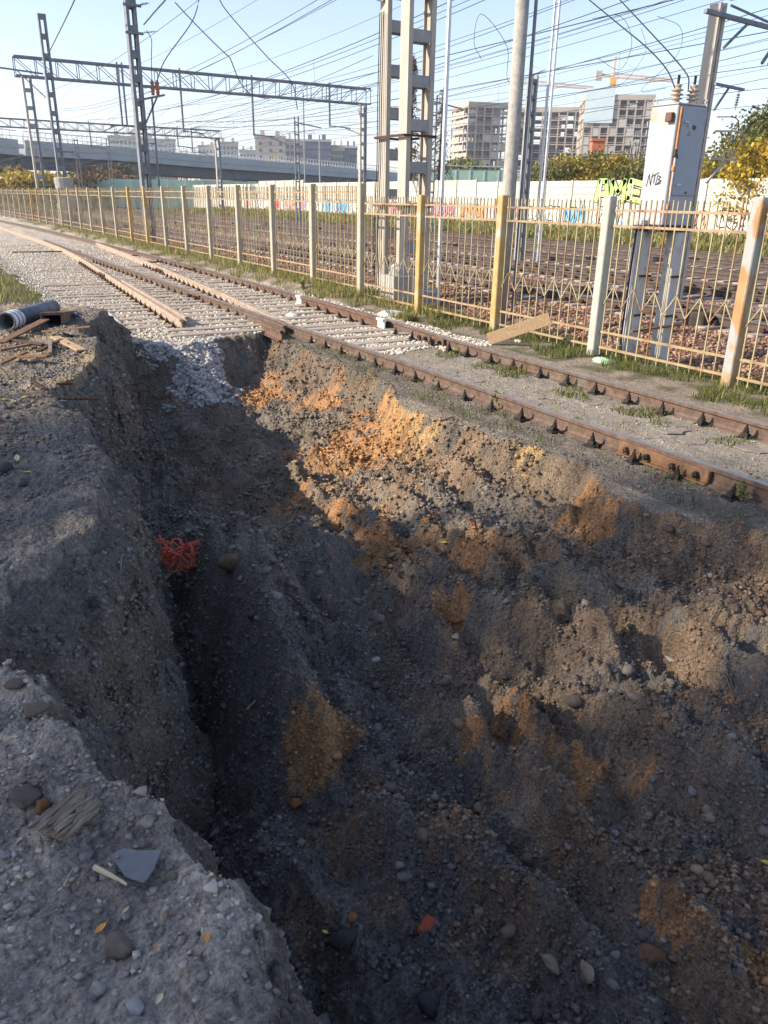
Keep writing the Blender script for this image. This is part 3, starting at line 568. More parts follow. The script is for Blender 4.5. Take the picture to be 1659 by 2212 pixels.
# ================================================================== rails and sleepers
RAILP = [(-.075, -.180), (.075, -.180), (.075, -.168), (.018, -.150), (.010, -.130), (.010, -.055), (.018, -.045), (.037, -.038), (.037, -.008), (.030, 0.0), (-.030, 0.0), (-.037, -.008), (-.037, -.038), (-.018, -.045), (-.010, -.055), (-.010, -.130), (-.018, -.150), (-.075, -.168)]
def smooth_path(P, step):
    P = np.array(P, float); 
    if len(P) == 2:
        n = max(2, int(abs(P[1, 1]-P[0, 1])/step)+1); return P[0] + (P[1]-P[0])*np.linspace(0, 1, n)[:, None]
    y = np.arange(P[:, 1].min(), P[:, 1].max()+1e-6, step); o = np.argsort(P[:, 1])
    x = np.interp(y, P[o, 1], P[o, 0])
    k = np.ones(5)/5; xp = np.convolve(np.pad(x, 2, mode='edge'), k, 'valid')
    return np.c_[xp, y]
def rail(name, path, parent, side='rail_side', head='rail_head', z=0.0, step=0.5, sc=1.0, label=None):
    p = smooth_path(path, step); n = len(RAILP); V = []; F = []; mi = []
    for i, (x, y) in enumerate(p):
        a, b = p[max(i-1, 0)], p[min(i+1, len(p)-1)]; d = (b-a)/np.linalg.norm(b-a); nx_, ny_ = d[1], -d[0]
        for u, zz in RAILP: V.append((x+nx_*u*sc, y+ny_*u*sc, z+zz*sc))
    for i in range(len(p)-1):
        for k in range(n):
            k2 = (k+1) % n; F.append((i*n+k, i*n+k2, (i+1)*n+k2, (i+1)*n+k)); mi.append(1 if k in (9,) else 0)
    F.append(tuple(range(n))); F.append(tuple((len(p)-1)*n+k for k in range(n-1, -1, -1))); mi += [0, 0]
    me = bpy.data.meshes.new(name); me.from_pydata(V, [], F); me.materials.append(MATS[side]); me.materials.append(MATS[head])
    me.polygons.foreach_set('material_index', mi); me.update()
    return tag(obj(name, me, parent), label)
L1 = [(4.02, 14.38), (4.40, 20.0), (4.80, 25.7), (5.15, 31), (5.38, 36), (5.45, 44), (5.3, 60), (4.7, 80), (3.9, 100)]
L2 = [(5.70, -6.0), (5.70, 8.0), (5.66, 11.9), (5.60, 13.6), (5.60, 19.4), (5.60, 25.4), (5.58, 30), (5.62, 36), (5.66, 43)]
L3 = [(5.60, 13.3), (5.83, 15.2), (6.10, 18.0), (6.62, 25.1), (6.90, 29), (7.20, 34), (7.5, 40)]
L4 = [(7.36, -6), (7.36, 9.8), (7.55, 12.9), (7.64, 15.9), (7.70, 20.4), (7.80, 25.6), (7.78, 31), (7.68, 38.5), (7.4, 55), (6.6, 75), (5.8, 100)]
siding = empty('railway_siding', (6.5, 4, -0.18), 'rusty siding track and turnout with timber sleepers running beside the open cut', 'track')
def sp(o): o.parent = siding; o.matrix_parent_inverse = Matrix.Translation((-6.5, -4, 0.18)); return o
sp(rail('rail', L1, None, 'rail_pale', 'rail_pale', label='pale dusty rail cut off at the gravel edge'))
sp(rail('rail', L2, None, label='long rail along the lip of the cut')); sp(rail('rail', L3, None, 'rail_pale', 'rail_pale')); sp(rail('rail', L4, None))
sp(rail('check_rail', [(4.19, 14.55), (4.66, 21.9)], None, 'rail_pale', 'rail_pale', z=0.012, step=1))
cr = sp(rail('check_rail', [(7.36, 12.75), (7.40, 13.1), (7.50, 15.9), (7.44, 16.9)], None, 'steel_rust', 'steel_rust', z=0.03, step=0.25, sc=1.12, label='heavy brown check rail with white painted ends'))
for y, x in ((12.85, 7.365), (16.75, 7.44)):
    sp(rail('painted_end', [(x, y-.14), (x+.012, y+.14)], None, 'white_paint', 'white_paint', z=0.036, step=.14, sc=1.2))
def bracket():
    m = MB(); m.box((0, 0, -.15), (.20, .16, .03)); m.prism([(0, -.14), (.10, -.14), (.0, .0)], (-.10, -.012, 0), (1, 0, 0), (0, 0, 1), .03)
    m.lathe([(.022, 0), (.022, .05)], (-.06, .05, -.135), 8); return m.mesh('check_rail_bracket', 'rust_dark')
bm_ = bracket()
for y in (13.3, 13.85, 14.4, 15.0, 15.5, 16.1): sp(obj('bracket', bm_, None, (np.interp(y, [12.9, 15.9], [7.26, 7.40]), y, 0)))
# frog: wing rails and the short cut ends beside it
sp(rail('wing_rail', [(5.46, 12.95), (5.50, 13.6), (5.43, 14.9)], None, 'rail_side', 'rail_side', z=-0.004, step=0.3)); sp(rail('wing_rail', [(5.745, 13.2), (5.75, 13.9), (5.95, 15.6)], None, 'rail_pale', 'rail_pale', z=-0.004, step=0.3))
sp(rail('rail_stub', [(5.24, 12.55), (5.30, 13.6)], None, 'steel_rust', 'steel_rust', z=-0.02, step=0.4, label='short rusty rail stub with a sawn end'))
# timbers of the turnout
rs = random.Random(5)
sm = [bevel(obj('t', MB().box((0, 0, 0), (1, .23, .16)).mesh('sleeper', 'sleeper_wood')), 0.012) for _ in range(1)]
sleeper_me = sm[0].data; bpy.data.objects.remove(sm[0])
for y in SLY:
    if y < 24.5: x0 = 2.55 + rs.uniform(-.12, .25) + (0.9 if y < 14.4 else 0.0); 
    else: x0 = min(4.7, 2.9 + (y-24.5)*0.13) + rs.uniform(-.1, .1)
    x1 = 8.22 + rs.uniform(-.12, .12)
    o = sp(obj('sleeper', sleeper_me, None, ((x0+x1)/2, y, -0.214-.0012*(y-14)), (rs.uniform(-.02, .02), rs.uniform(-.004, .004), rs.uniform(-.012, .012)), (x1-x0, 1, 1)))
y = 11.0
while y < 13.3:
    sp(obj('sleeper', sleeper_me, None, (6.68, y, -0.215), (0, 0, rs.uniform(-.015, .015)), (2.12, 1, 1))); y += 0.56
# screw fastenings along the siding rails: plate, clip, bolt and nut
def fastener():
    m = MB(); m.box((0, 0, -.160), (.15, .15, .035)); m.box((-.01, 0, -.125), (.085, .075, .045), (0, .25, 0))
    m.lathe([(.034, 0), (.034, .03), (.024, .032), (.024, .062), (.013, .064), (.013, .10), (.009, .105)], (-.012, 0, -.105), 8); return m.mesh('fastener', 'fastener_black')
fm = fastener()
fr_ = bevel(obj('t', MB().box((0, 0, -.155), (.13, .16, .03)).box((0, 0, -.12), (.06, .10, .05)).lathe([(.022, 0), (.022, .03), (.012, .03), (.012, .06)], (0, 0, -.10), 6).mesh('rail_clip', 'rust_dark')), 0.006)
clip_me = fr_.data; bpy.data.objects.remove(fr_)
y = 1.6
while y < 12.6:
    for xx, sd_ in ((7.36-.125, 0), (5.70-.125, 0)):
        if y > 12.3: continue
        near_ = xx < 6; sp(obj('fastener', fm, None, (xx+rs.uniform(-.008, .008), y+rs.uniform(-.03, .03), rs.uniform(-.05, -.02) if near_ else rs.uniform(-.012, .006)), (rs.uniform(-.1, .1), rs.uniform(-.1, .1), rs.uniform(-.3, .3)), (.85,)*3 if near_ else (1, 1, 1)))
    y += 0.55
def xrail(L, y): 
    a = np.array(L); o = np.argsort(a[:, 1]); return float(np.interp(y, a[o, 1], a[o, 0]))
for L, lo, hi in ((L1, 14.5, 30), (L2, 13.2, 30), (L3, 14.5, 28), (L4, 13, 30)):
    y = lo
    while y < hi:
        sp(obj('rail_clip', clip_me, None, (xrail(L, y)-.115, y, 0.0), (0, 0, rs.uniform(-.2, .2)))); y += 0.56
# fishplate joints
def fishplate(parent_xy, y0, ln, lab, m='fishplate'):
    x = parent_xy
    p = sp(bevel(MB().box((x-.045, y0, -.094), (.050, ln, .115)).box((x-.075, y0, -.158), (.05, ln, .02)).build('fishplate', m), 0.008)); tag(p, lab)
    for k, dy in enumerate((-.36, -.13, .13, .36)):
        b = MB(); b.tube([(x-.07, y0+dy*ln/.92, -.095), (x-.118, y0+dy*ln/.92, -.095)], .030, 6); b.tube([(x-.115, y0+dy*ln/.92, -.095), (x-.135, y0+dy*ln/.92, -.095)], .016, 6)
        o = b.build('bolt', ('fastener_black', 'fishplate')[k % 2]); o.parent = p
    return p
fishplate(5.70, 4.62, 1.05, 'orange-brown fishplate bolted across the rail joint'); fishplate(7.36, 4.0, .9, None); fishplate(7.42, 11.15, .8, None, 'steel_rust'); fishplate(5.62, 18.6, .8, None, 'steel_rust')
fishplate(7.74, 26, .8, None, 'steel_rust'); fishplate(6.66, 25.6, .8, None, 'steel_rust'); fishplate(4.72, 24.6, .8, None, 'steel_rust')
for x, y in ((3.3, 36), (7.2, 33), (6.9, 29.5), (7.1, 36)):      # switch rods
    sp(MB().box((x+1.5, y, -.14), (2.6, .06, .05)).build('switch_rod', 'rust_dark'))
# thin broken slabs of old asphalt lying between the rails
slabs = []
for k in range(22):
    y = rs.uniform(3.0, 9.9); x = 6.5 + rs.uniform(-.52, .56); r0 = rs.uniform(.06, .17); n = rs.randint(8, 12)
    poly = [(r0*rs.uniform(.55, 1.15)*math.cos(2*PI*i/n), r0*rs.uniform(.9, 1.6)*math.sin(2*PI*i/n)) for i in range(n)]
    x = min(max(x, 5.95+r0*.7), 7.05-r0*.6)
    o = MB().prism(poly, (0, 0, 0), (1, 0, 0), (0, 1, 0), rs.uniform(.008, .016)).build('crust_flake', 'asphalt_slab', None, (x, y, zat(x, y)-.002), rot=(rs.uniform(-.05, .05), rs.uniform(-.06, .06), rs.uniform(0, 6)))
    o.parent = ground

# main line behind the fence
TRACKX = (14.8, 19.3, 23.8, 28.3, 32.8)
names = ['first main line track behind the fence, nearest the red-brown ballast', 'second main line track behind the fence', 'middle main line track behind the fence', 'fourth main line track from the fence, next to the farthest one', 'farthest main line track, along the grass below the noise barrier']
cs = bevel(obj('t', MB().box((0, 0, 0), (2.7, .26, .18)).mesh('concrete_sleeper', 'sleeper_concrete')), 0.02); cs_me = cs.data; bpy.data.objects.remove(cs)
cl = MB().box((0, 0, -.15), (.16, .15, .05)).box((0, .0, -.11), (.06, .10, .06)).mesh('rail_clip', 'rust_dark')
for ti, tx in enumerate(TRACKX):
    t = empty('main_line_track', (tx, 20, -0.2), names[ti], 'track', 'main line tracks')
    bend = lambda off: [(off, -24), (off, 40), (off-.4, 80), (off-2.2, 140), (off-6, 220)]
    for s in (-.8, .8): rail('rail', bend(s), t, 'rail_main', 'rail_head', z=0.2, step=4)
    if ti < 2:
        y = 4.0 if ti == 0 else 8.0
        while y < 62:
            o = obj('sleeper', cs_me, t, (0, y-20, 0.2-.262))
            if y < 36:
                for s in (-.8, .8): obj('rail_clip', cl, o, (s-.12, 0, .262))
            y += 0.55
    else:
        m = MB(); y = 10.0
        while y < 110: m.box((0, y-20, 0.2-.262), (2.7, .26, .18)); y += 0.6
        tag(m.build('sleepers', 'sleeper_concrete', t), kind='stuff')
# concrete ties between tracks (impedance bond boxes)
o = bevel(MB().box((0, 0, 0), (.34, .5, .34)).build('track_box', 'sooty', None, (13.75, 10.9, -.10)), 0.03); tag(o, 'dark metal track box beside the nearest main line rail', 'box')

# ================================================================== the fence
FX = 9.2
FY_R = [4.1, 6.65, 9.2, 11.78, 14.45]; FY_L = [17.05, 19.72, 22.45, 25.3, 28.2, 31.1, 34.0, 37.0, 40.0, 43.2, 46.4, 49.6, 52.8, 56.0, 59.2, 62.4, 65.6, 68.8, 72, 75.2, 78.4, 81.6, 84.8, 88, 91.2, 94.4, 97.6, 100.8]
def fxy(y): return FX - (0.0 if y < 45 else ((y-45)/55.0)**2*1.25)
pick = MB().box((0, 0, .5), (.017, .017, 1)).mesh('picket', 'picket_paint')
def panel(parent, y0, y1, zb, zt, near, dense):
    """rails, long and short pickets and the zigzag of one bay (zb/zt: ground and post top)"""
    x0, x1 = fxy(y0)+.03, fxy(y1)+.03; L = y1-y0-.15; ya_ = y0+.075
    P = lambda t, z: (x0+(x1-x0)*t - FX, ya_+L*t, z)
    pr = parent
    for z in (zb+.16, zb+.40, zt-.42, zt-.20): MB().bar(P(0, z), P(1, z), .032, .034).build('fence_rail', 'fence_rail_rust', parent)
    n = 12 if not dense else 13; st = 1.0/n; zz = MB(); zm = zb+.95
    js = MB()
    for i in range(n+1):
        t = min(max(i*st, .02), .98); a = P(t, 0)
        h0, h1 = zb+.05+rs.uniform(-.015, .015), zt-.05
        if near: obj('picket', pick, pr, (a[0], a[1], h0), (rs.uniform(-.009, .009), rs.uniform(-.01, .01), 0), (1, 1, h1-h0+rs.uniform(-.012, .012)))
        else: js.box((a[0], a[1], (h0+h1)/2), (.02, .02, h1-h0))
        if i < n:
            t2 = t+st/2; a = P(min(t2, .99), 0); h0 = zt-.44
            if near: obj('picket', pick, pr, (a[0], a[1], h0), None, (1, 1, h1-h0))
            else: js.box((a[0], a[1], (h0+h1)/2), (.02, .02, h1-h0))
            za, zb_ = (zm+.15, zm-.15) if i % 2 else (zm-.15, zm+.15)
            q0, q1 = P(i*st, za), P((i+1)*st, zb_); zz.bar((q0[0]-.016, q0[1], q0[2]), (q1[0]-.016, q1[1], q1[2]), .014, .014)
    zz.build('zigzag', 'picket_paint', pr)
    if not near: tag(js.build('pickets', 'picket_paint', pr), kind='stuff')
def post(parent, y, zb, zt, m, wx=.15, label=None):
    o = MB().box((fxy(y)-FX, y, (zb-.3+zt)/2), (wx, wx, zt-zb+.3)).build('post', m, parent)
    bevel(o, .012); o.rotation_euler = (rs.uniform(-.006, .006)*0, 0, 0); return tag(o, label)
fr = empty('iron_fence', (FX, 0, 0), 'lower right run of rusty cream picket fence between square posts, in front of the cabinet', 'fence', 'picket fence runs')
pm = ['post_grey', 'post_rusty', 'post_grey', 'post_ochre', 'post_ochre']
for y, m in zip(FY_R, pm): post(fr, y, -.19, 2.20 if y != 14.45 else 2.19, m)
for a, b in zip(FY_R[:-1], FY_R[1:]): panel(fr, a, b, -.19, 2.2, True, False)
panel(fr, FY_R[-1], FY_L[0], -.19, 2.2, True, False)
fl_ = empty('iron_fence', (FX, 0, 0), 'higher left run of yellowish picket fence receding along the siding', 'fence', 'picket fence runs')
for i, y in enumerate(FY_L):
    post(fl_, y, -.05 if i else -.2, 2.43, ['post_cream', 'post_cream', 'post_cream', 'post_cream', 'post_cream', 'post_cream', 'post_cream', 'post_ochre', 'post_ochre', 'post_cream'][i % 10], .16)
for i, (a, b) in enumerate(zip(FY_L[:-1], FY_L[1:])): panel(fl_, a, b, 0.0 if i else -.05, 2.43, i < 10, False)
# ================================================================== masts, gantries, poles
def catmull(pts, n=8):
    P = [Vector(p) for p in pts]; P = [P[0]*2-P[1]] + P + [P[-1]*2-P[-2]]; out = []
    for i in range(1, len(P)-2):
        for k in range(n):
            t = k/n; a, b, c, d = P[i-1], P[i], P[i+1], P[i+2]
            out.append(0.5*((2*b) + (c-a)*t + (2*a-5*b+4*c-d)*t*t + (3*b-a-3*c+d)*t**3))
    out.append(P[-2]); return out
def sag(a, b, s, n=14):
    a, b = Vector(a), Vector(b); return [a.lerp(b, i/n) - Vector((0, 0, s*4*(i/n)*(1-i/n))) for i in range(n+1)]
def box_column(t, x0, y0, wx, wy, z0, z1, m_ch, m_bat, step, bh, off=0.0, tw=.10, top=1.0):
    """two channel chords facing -X / +X joined by batten plates on both sides; x0,y0 = near corner"""
    for k, x in enumerate((x0, x0+wx-tw)):
        f = MB(); f.box((x+tw/2, y0+wy/2, (z0+z1)/2), (tw*.35, wy, z1-z0))
        s = 1 if k == 0 else -1
        f.box((x+tw/2+s*tw*.32, y0+.014, (z0+z1)/2), (tw*.7, .025, z1-z0)); f.box((x+tw/2+s*tw*.32, y0+wy-.014, (z0+z1)/2), (tw*.7, .025, z1-z0))
        f.build('channel_leg', m_ch, t)
    bm1 = MB().box((0, 0, 0), (wx-tw*1.1, .022, bh)).mesh('batten', m_bat); z = z0 + .5 + off
    while z < z1:
        for yy in (y0+.03, y0+wy-.03): obj('batten', bm1, t, (x0+wx/2, yy, z))
        z += step
tm = empty('portal_mast', (10.1, 17.3, -.3), 'tall pale twin-column portal mast standing behind the fence step', 'mast')
tv = lambda p: (p[0]-10.1, p[1]-17.3, p[2]+.3)
box_column(tm, 0, .30, .74, .34, -.1, 11.5, 'mast_concrete', 'mast_grey', .88, .24, .35, .13)
box_column(tm, 0, -.63, .78, .36, -.1, 11.5, 'mast_concrete', 'mast_grey', .88, .24, .05, .13)
bevel(MB().box((.37, .0, .1), (1.2, 1.9, .5)).build('foundation', 'pole_concrete', tm), .04)
for z in (1.95, 3.45, 6.35):
    c = MB()
    for yy in (-.66, .67): c.bar((-.04, yy, z+.3), (.80, yy, z+.3), .04, .05)
    for xx in (-.05, .81): c.bar((xx, -.68, z+.3), (xx, .69, z+.3), .04, .05)
    c.build('band', 'rust_dark', tm)
for k, dy in enumerate((.36, .45, .54)):
    MB().tube([(-.03, dy, 6.3), (-.05, dy+.02, 4.5), (-.04, dy+.03, 3.2), (-.06, dy+.12, 1.4), (-.05, dy+.02, .2)], .012, 5).build('conduit', 'cable_black', tm)
b = MB(); b.bar((.05, .5, 6.55), (-2.3, 2.2, 7.5), .16, .1); b.bar((.05, .5, 7.7), (-2.3, 2.2, 7.6), .06); b.bar((-1.1, 1.35, 7.02), (-1.1, 1.35, 7.65), .05); b.build('bracket_arm', 'galvanised', tm)
b = MB(); b.bar((.3, -.5, 6.55), (1.6, -.6, 6.65), .1, .1); b.bar((.3, -.5, 7.4), (1.6, -.6, 6.7), .05); b.build('bracket_arm', 'mast_steel_dark', tm)
o = MB().tube([(0, 0, 0), (0, 0, 9.5)], .05, 8).build('thin_pole', 'galvanised', None, (10.75, 16.05, -.3)); tag(o, 'slender bright steel pole just right of the twin-column mast', 'pole')
o = MB().tube([(0, 0, 0), (0, 0, 2.4), (0, 0, 9.5)], [.135, .128, .105], 18).build('concrete_pole', 'pole_concrete', None, (9.82, 12.42, -.35), smooth=True); tag(o, 'round speckled concrete pole behind the ochre fence post', 'pole')
o = MB().tube([(0, 0, 0), (0, 0, 9.5)], .03, 6).build('conduit_pipe', 'mast_steel_dark', None, (10.02, 12.30, -.35)); tag(o, 'thin dark conduit running up beside the round concrete pole', 'pipe')
o = empty('track_mast', (21.55, 26.3, -.2), 'short grey lattice mast standing between the main line tracks', 'mast')
box_column(o, -.18, -.15, .36, .3, 0, 6.75, 'mast_grey', 'mast_steel_dark', .55, .12, 0, .08)
for dx, dy, lab in ((.65, -.15, 'left one of two thin galvanised poles beside the short lattice mast'), (.95, -.05, 'right one of two thin galvanised poles beside the short lattice mast')):
    q = MB().tube([(0, 0, 0), (0, 0, 11)], .055, 8).build('steel_pole', 'galvanised', None, (21.55+dx, 26.3+dy, -.2)); tag(q, lab, 'pole', 'thin galvanised poles')
# right mast with contact-wire arms
o = empty('catenary_mast', (17.1, 14.4, -.2), 'pale catenary mast with side arms behind the transformer cabinet', 'mast')
box_column(o, -.15, -.15, .30, .30, 0, 6.6, 'mast_concrete', 'mast_grey', .42, .14, 0, .11)
def ins_string(m, a, b, r=.045, n=5):
    a, b = Vector(a), Vector(b); m.tube([a, b], .012, 5)
    for i in range(n):
        c = a.lerp(b, .25 + .5*i/(n-1)); d = (b-a).normalized()*.012
        m.tube([c-d, c+d], [r, r*.55], 8)
b = MB(); b.bar((-.7, -.24, 6.35), (2.6, -.24, 6.22), .09, .09); b.bar((.1, -.24, 5.7), (.8, -.24, 6.25), .05); b.bar((.1, -.24, 6.55), (2.0, -.24, 6.3), .04); b.build('cross_arm', 'mast_steel_dark', o)
b = MB(); b.bar((2.1, -.24, 6.2), (1.55, -.24, 5.5), .06); b.bar((2.25, -.24, 6.2), (1.8, -.24, 5.5), .05); b.build('steady_arm', 'mast_steel_dark', o)
b = MB(); b.bar((0, -.24, 4.95), (1.05, -.24, 4.9), .06); b.bar((.1, -.24, 4.4), (.5, -.24, 4.9), .04); b.build('bracket', 'mast_steel_dark', o)
b = MB(); ins_string(b, (.9, -.24, 4.88), (.85, -.24, 4.45), .05); b.build('insulator', 'insulator_tan', o)
b = MB(); b.bar((.15, -.3, 3.35), (1.15, -.3, 3.35), .05); b.bar((.15, -.3, 2.8), (.75, -.3, 3.33), .05); b.build('bracket', 'mast_concrete', o)
b = MB(); b.bar((.15, -.3, 3.95), (1.25, -.3, 4.0), .04); b.build('bracket', 'mast_concrete', o)
for x in (.75, 1.2):
    b = MB(); ins_string(b, (x, -.3, 4.0), (x+.06, -.3, 3.7), .035); b.build('insulator', 'insulator_tan', o)
for x in (.85, 1.02):
    b = MB(); ins_string(b, (x, -.3, 3.38), (x, -.3, 3.62), .04); b.build('insulator', 'insulator_tan', o)
MB().tube(catmull([(.83, -.3, 3.65), (1.0, -.3, 3.85), (1.0, -.3, 4.15), (.8, -.3, 4.28), (.2, -.28, 4.26)]), .012, 5).build('jumper', 'cable_black', o)
MB().tube(catmull([(1.02, -.3, 3.62), (1.3, -.3, 4.0), (1.6, -.3, 4.25), (2.4, -.3, 4.5)]), .012, 5).build('jumper', 'cable_black', o)
# two masts standing along the fence on the left
for (x, y, z1, w, lab, st) in ((10.1, 40.2, 11.6, .55, 'dark slotted steel mast carrying brown insulators on a bracket', .95), (10.1, 63.6, 13.1, .6, 'dark slotted steel mast with a pale ringed base, topping the left gantry', 1.15)):
    t = empty('power_mast', (x, y, -.2), lab, 'mast', 'slotted masts along the fence')
    box_column(t, -w/2, -.22, w, .42, 0, z1+.2, 'mast_steel_dark', 'mast_steel_dark', st, .3, 0, .15)
    if y < 50:
        b = MB(); b.bar((-.1, -.3, 6.25), (1.15, -.3, 6.55), .09); b.bar((.1, -.3, 5.2), (.8, -.3, 6.45), .07); b.bar((.55, -.3, 2.3), (.55, -.3, 6.4), .07); b.bar((.28, -.3, 4.5), (.55, -.3, 4.5), .06); b.build('bracket', 'mast_steel_dark', t)
        for dx in (.62, .85):
            b = MB(); b.lathe([(.05, 0), (.09, .04)] + [(.10 if k % 2 else .065, .08+.06*k) for k in range(8)] + [(.04, .62)], (dx, -.3, 6.5), 10); b.build('insulator', 'insulator_brown', t)
        for z, l in ((8.9, .7), (9.95, .45)):
            b = MB(); b.bar((-.36, -.28, z), (.42, -.28, z), .1); ins_string(b, (.3, -.28, z+.03), (.3+l, -.55, z+.12), .06); b.build('insulator_arm', 'mast_steel_dark', t)
        MB().tube(catmull([(.62, -.3, 7.1), (.68, -.3, 8.0), (.75, -.3, 8.7), (.55, -.32, 9.05)]), .018, 5).build('jumper', 'cable_black', t)
        MB().tube(catmull([(.85, -.3, 7.1), (1.3, -.4, 8.0), (2.6, -.6, 9.6), (3.1, -.8, 10.9), (3.6, -1, 11.0), (4.0, -.9, 10.2), (6.1, -.4, 8.6), (7.6, 0, 7.6), (7.9, 0, 6.4)]), .022, 5).build('jumper', 'cable_black', t)
    else:
        b = MB(); b.lathe([(.75, 0), (.75, .5), (.68, .5), (.7, 1.0), (.66, 1.0), (.68, 1.6), (.62, 1.6), (.66, 2.4), (.6, 2.4), (.66, 3.3), (.5, 3.35)], (.1, 0, 0), 14); b.build('ringed_base', 'pole_concrete', t)
        b = MB(); b.bar((-.4, -.3, 9.75), (-4.0, -.3, 9.95), .1); b.bar((-.4, -.3, 8.3), (-2.0, -.3, 9.8), .06); b.build('side_arm', 'mast_steel_dark', t)
        b = MB(); b.bar((-.2, -.3, 5.0), (1.0, -.3, 5.0), .1); ins_string(b, (.6, -.3, 5.0), (1.5, -.6, 4.6), .09); b.build('bracket', 'mast_steel_dark', t)
def zpix(px, py, Y):
    r = ray(px, py); t = Y/r[1]; return r[0]*t, CAMH + r[2]*t
def gantry(Y, x0, x1, zb, zt, legs, hang, lab, dep=.9, bay=1.55):
    t = empty('gantry', (x0, Y, -.2), lab, 'gantry', 'rigid portals across the main line')
    c = lambda x, y, z: (x-x0, y, z+.2)
    for yy in (-dep/2, dep/2):
        for z in (zb, zt): MB().bar(c(x0, yy, z), c(x1, yy, z), .13, .13).build('chord', 'mast_steel_dark', t)
    n = int((x1-x0)/bay)
    for i in range(n+1):
        x = x0 + (x1-x0)*i/n
        for yy in (-dep/2, dep/2): MB().bar(c(x, yy, zb), c(x, yy, zt), .06).build('upright', 'mast_steel_dark', t)
        if i < n:
            xn = x0 + (x1-x0)*(i+1)/n; a, b_ = (zt, zb) if i < n*.48 else (zb, zt)
            for yy in (-dep/2, dep/2): MB().bar(c(x, yy, a), c(xn, yy, b_), .05).build('brace', 'mast_steel_dark', t)
            MB().bar(c(x, -dep/2, zt), c(xn, dep/2, zt), .04).build('brace', 'mast_steel_dark', t)
    for x in legs:
        for dx in (-.28, .28): MB().bar(c(x+dx, 0, -.3), c(x+dx, 0, zb), .16, .4).build('leg', 'mast_concrete' if dx < 0 else 'mast_steel_dark', t)
        z = .8
        while z < zb: MB().box(c(x, -.16, z), (.45, .03, .3)).build('batten', 'mast_grey', t); z += 1.25
    for x, zl, arm in hang:
        MB().bar(c(x, -dep/2-.08, zt+.2), c(x, -dep/2-.08, zl), .13).build('hanger', 'mast_steel_dark', t)
        b = MB(); b.bar(c(x, -dep/2-.08, zl+.1), c(x+arm, -dep/2-.08, zl), .09); b.bar(c(x+arm*.75, -dep/2-.08, zl-.02), c(x+arm*1.6, -dep/2-.08, zl-.55), .06); b.build('steady_arm', 'mast_steel_dark', t)
    return t
Y1 = 74.0; h1 = []
for px, py, arm in ((262, 275, 1.6), (272, 275, -1.4), (393, 287, 1.8), (544, 294, 2.0), (707, 275, 2.2)):
    x, z = zpix(px, py, Y1); h1.append((x, z, arm))
xa1, za1 = zpix(28, 124, Y1); xb1, zb1 = zpix(806, 192, Y1); _, zc1 = zpix(40, 164, Y1)
gantry(Y1, xa1, 40.6, zc1, (za1+zb1)/2, (xa1+.75, 40.0), h1, 'large dark lattice gantry across the main line, left of the twin mast')
Y2 = 118.0; h2 = []
for px, py, arm in ((196, 320, 2), (383, 318, 2), (414, 330, 2)):
    x, z = zpix(px, py, Y2); h2.append((x, z, arm))
xb2, zb2 = zpix(475, 283, Y2); _, zc2 = zpix(475, 299, Y2)
gantry(Y2, 8.6, xb2, zc2, zb2, (9.6, xb2-.5), h2, 'second, more distant gantry in front of the overpass')

# overhead line: per track a messenger, a contact wire and droppers
SUP = [-34, 17, 74, 118, 170, 230]
def bendx(x, y): return x + float(np.interp(y, [-24, 40, 80, 140, 220], [0, 0, -.4, -2.2, -6]))
labs = ['overhead line above the nearest main line track', 'overhead line above the second main line track', 'overhead line above the middle main line track', 'overhead line above the fourth main line track', 'overhead line above the farthest main line track']
for ti, tx in enumerate(TRACKX):
    t = empty('overhead_line', (tx, 0, 6), labs[ti], 'wire', 'overhead lines')
    zs, zc = 7.75, 6.15
    for a, b in zip(SUP[:-1], SUP[1:]):
        P = sag((bendx(tx, a)-tx, a, zs-6), (bendx(tx, b)-tx, b, zs-6), .95 + .1*ti, 16)
        MB().tube(P, .013, 4).build('messenger_wire', 'wire', t)
        MB().tube([(bendx(tx, a)-tx+.25, a, zc-6), (bendx(tx, (a+b)/2)-tx-.1, (a+b)/2, zc-6.03), (bendx(tx, b)-tx+.25, b, zc-6)], .012, 4).build('contact_wire', 'wire', t)
        for k in range(2, 16, 2):
            p = P[k]
            if a < 120: MB().tube([p, (p.x+.05, p.y, zc-6)], .006, 3).build('dropper', 'wire', t)
FEED = [(10.35, 9.3, 'feeder wire along the mast row, nearest the fence'), (12.4, 8.4, 'feeder wire between the fence and the nearest main line track'), (17.1, 8.6, 'pair of feeder wires above the right catenary mast row'), (21.6, 9.2, 'high feeder wire between the second and middle tracks'), (26.0, 9.6, 'high feeder wire beyond the middle track'), (30.6, 9.4, 'high feeder wire above the far tracks'), (36, 9.8, 'outermost high feeder wire towards the noise barrier')]
for x, z, lab in FEED:
    t = empty('feeder_wire', (x, 0, z), lab, 'wire', 'feeder wires')
    for a, b in zip(SUP[:-1], SUP[1:]):
        MB().tube(sag((0, a, 0), (0, b, 0), 1.0, 14), .011, 4).build('wire_span', 'wire', t)
        if x in (17.1, 26.0, 12.4): MB().tube(sag((.12, a, -.12), (.12, b, -.12), 1.05, 14), .012, 4).build('wire_span', 'wire', t)
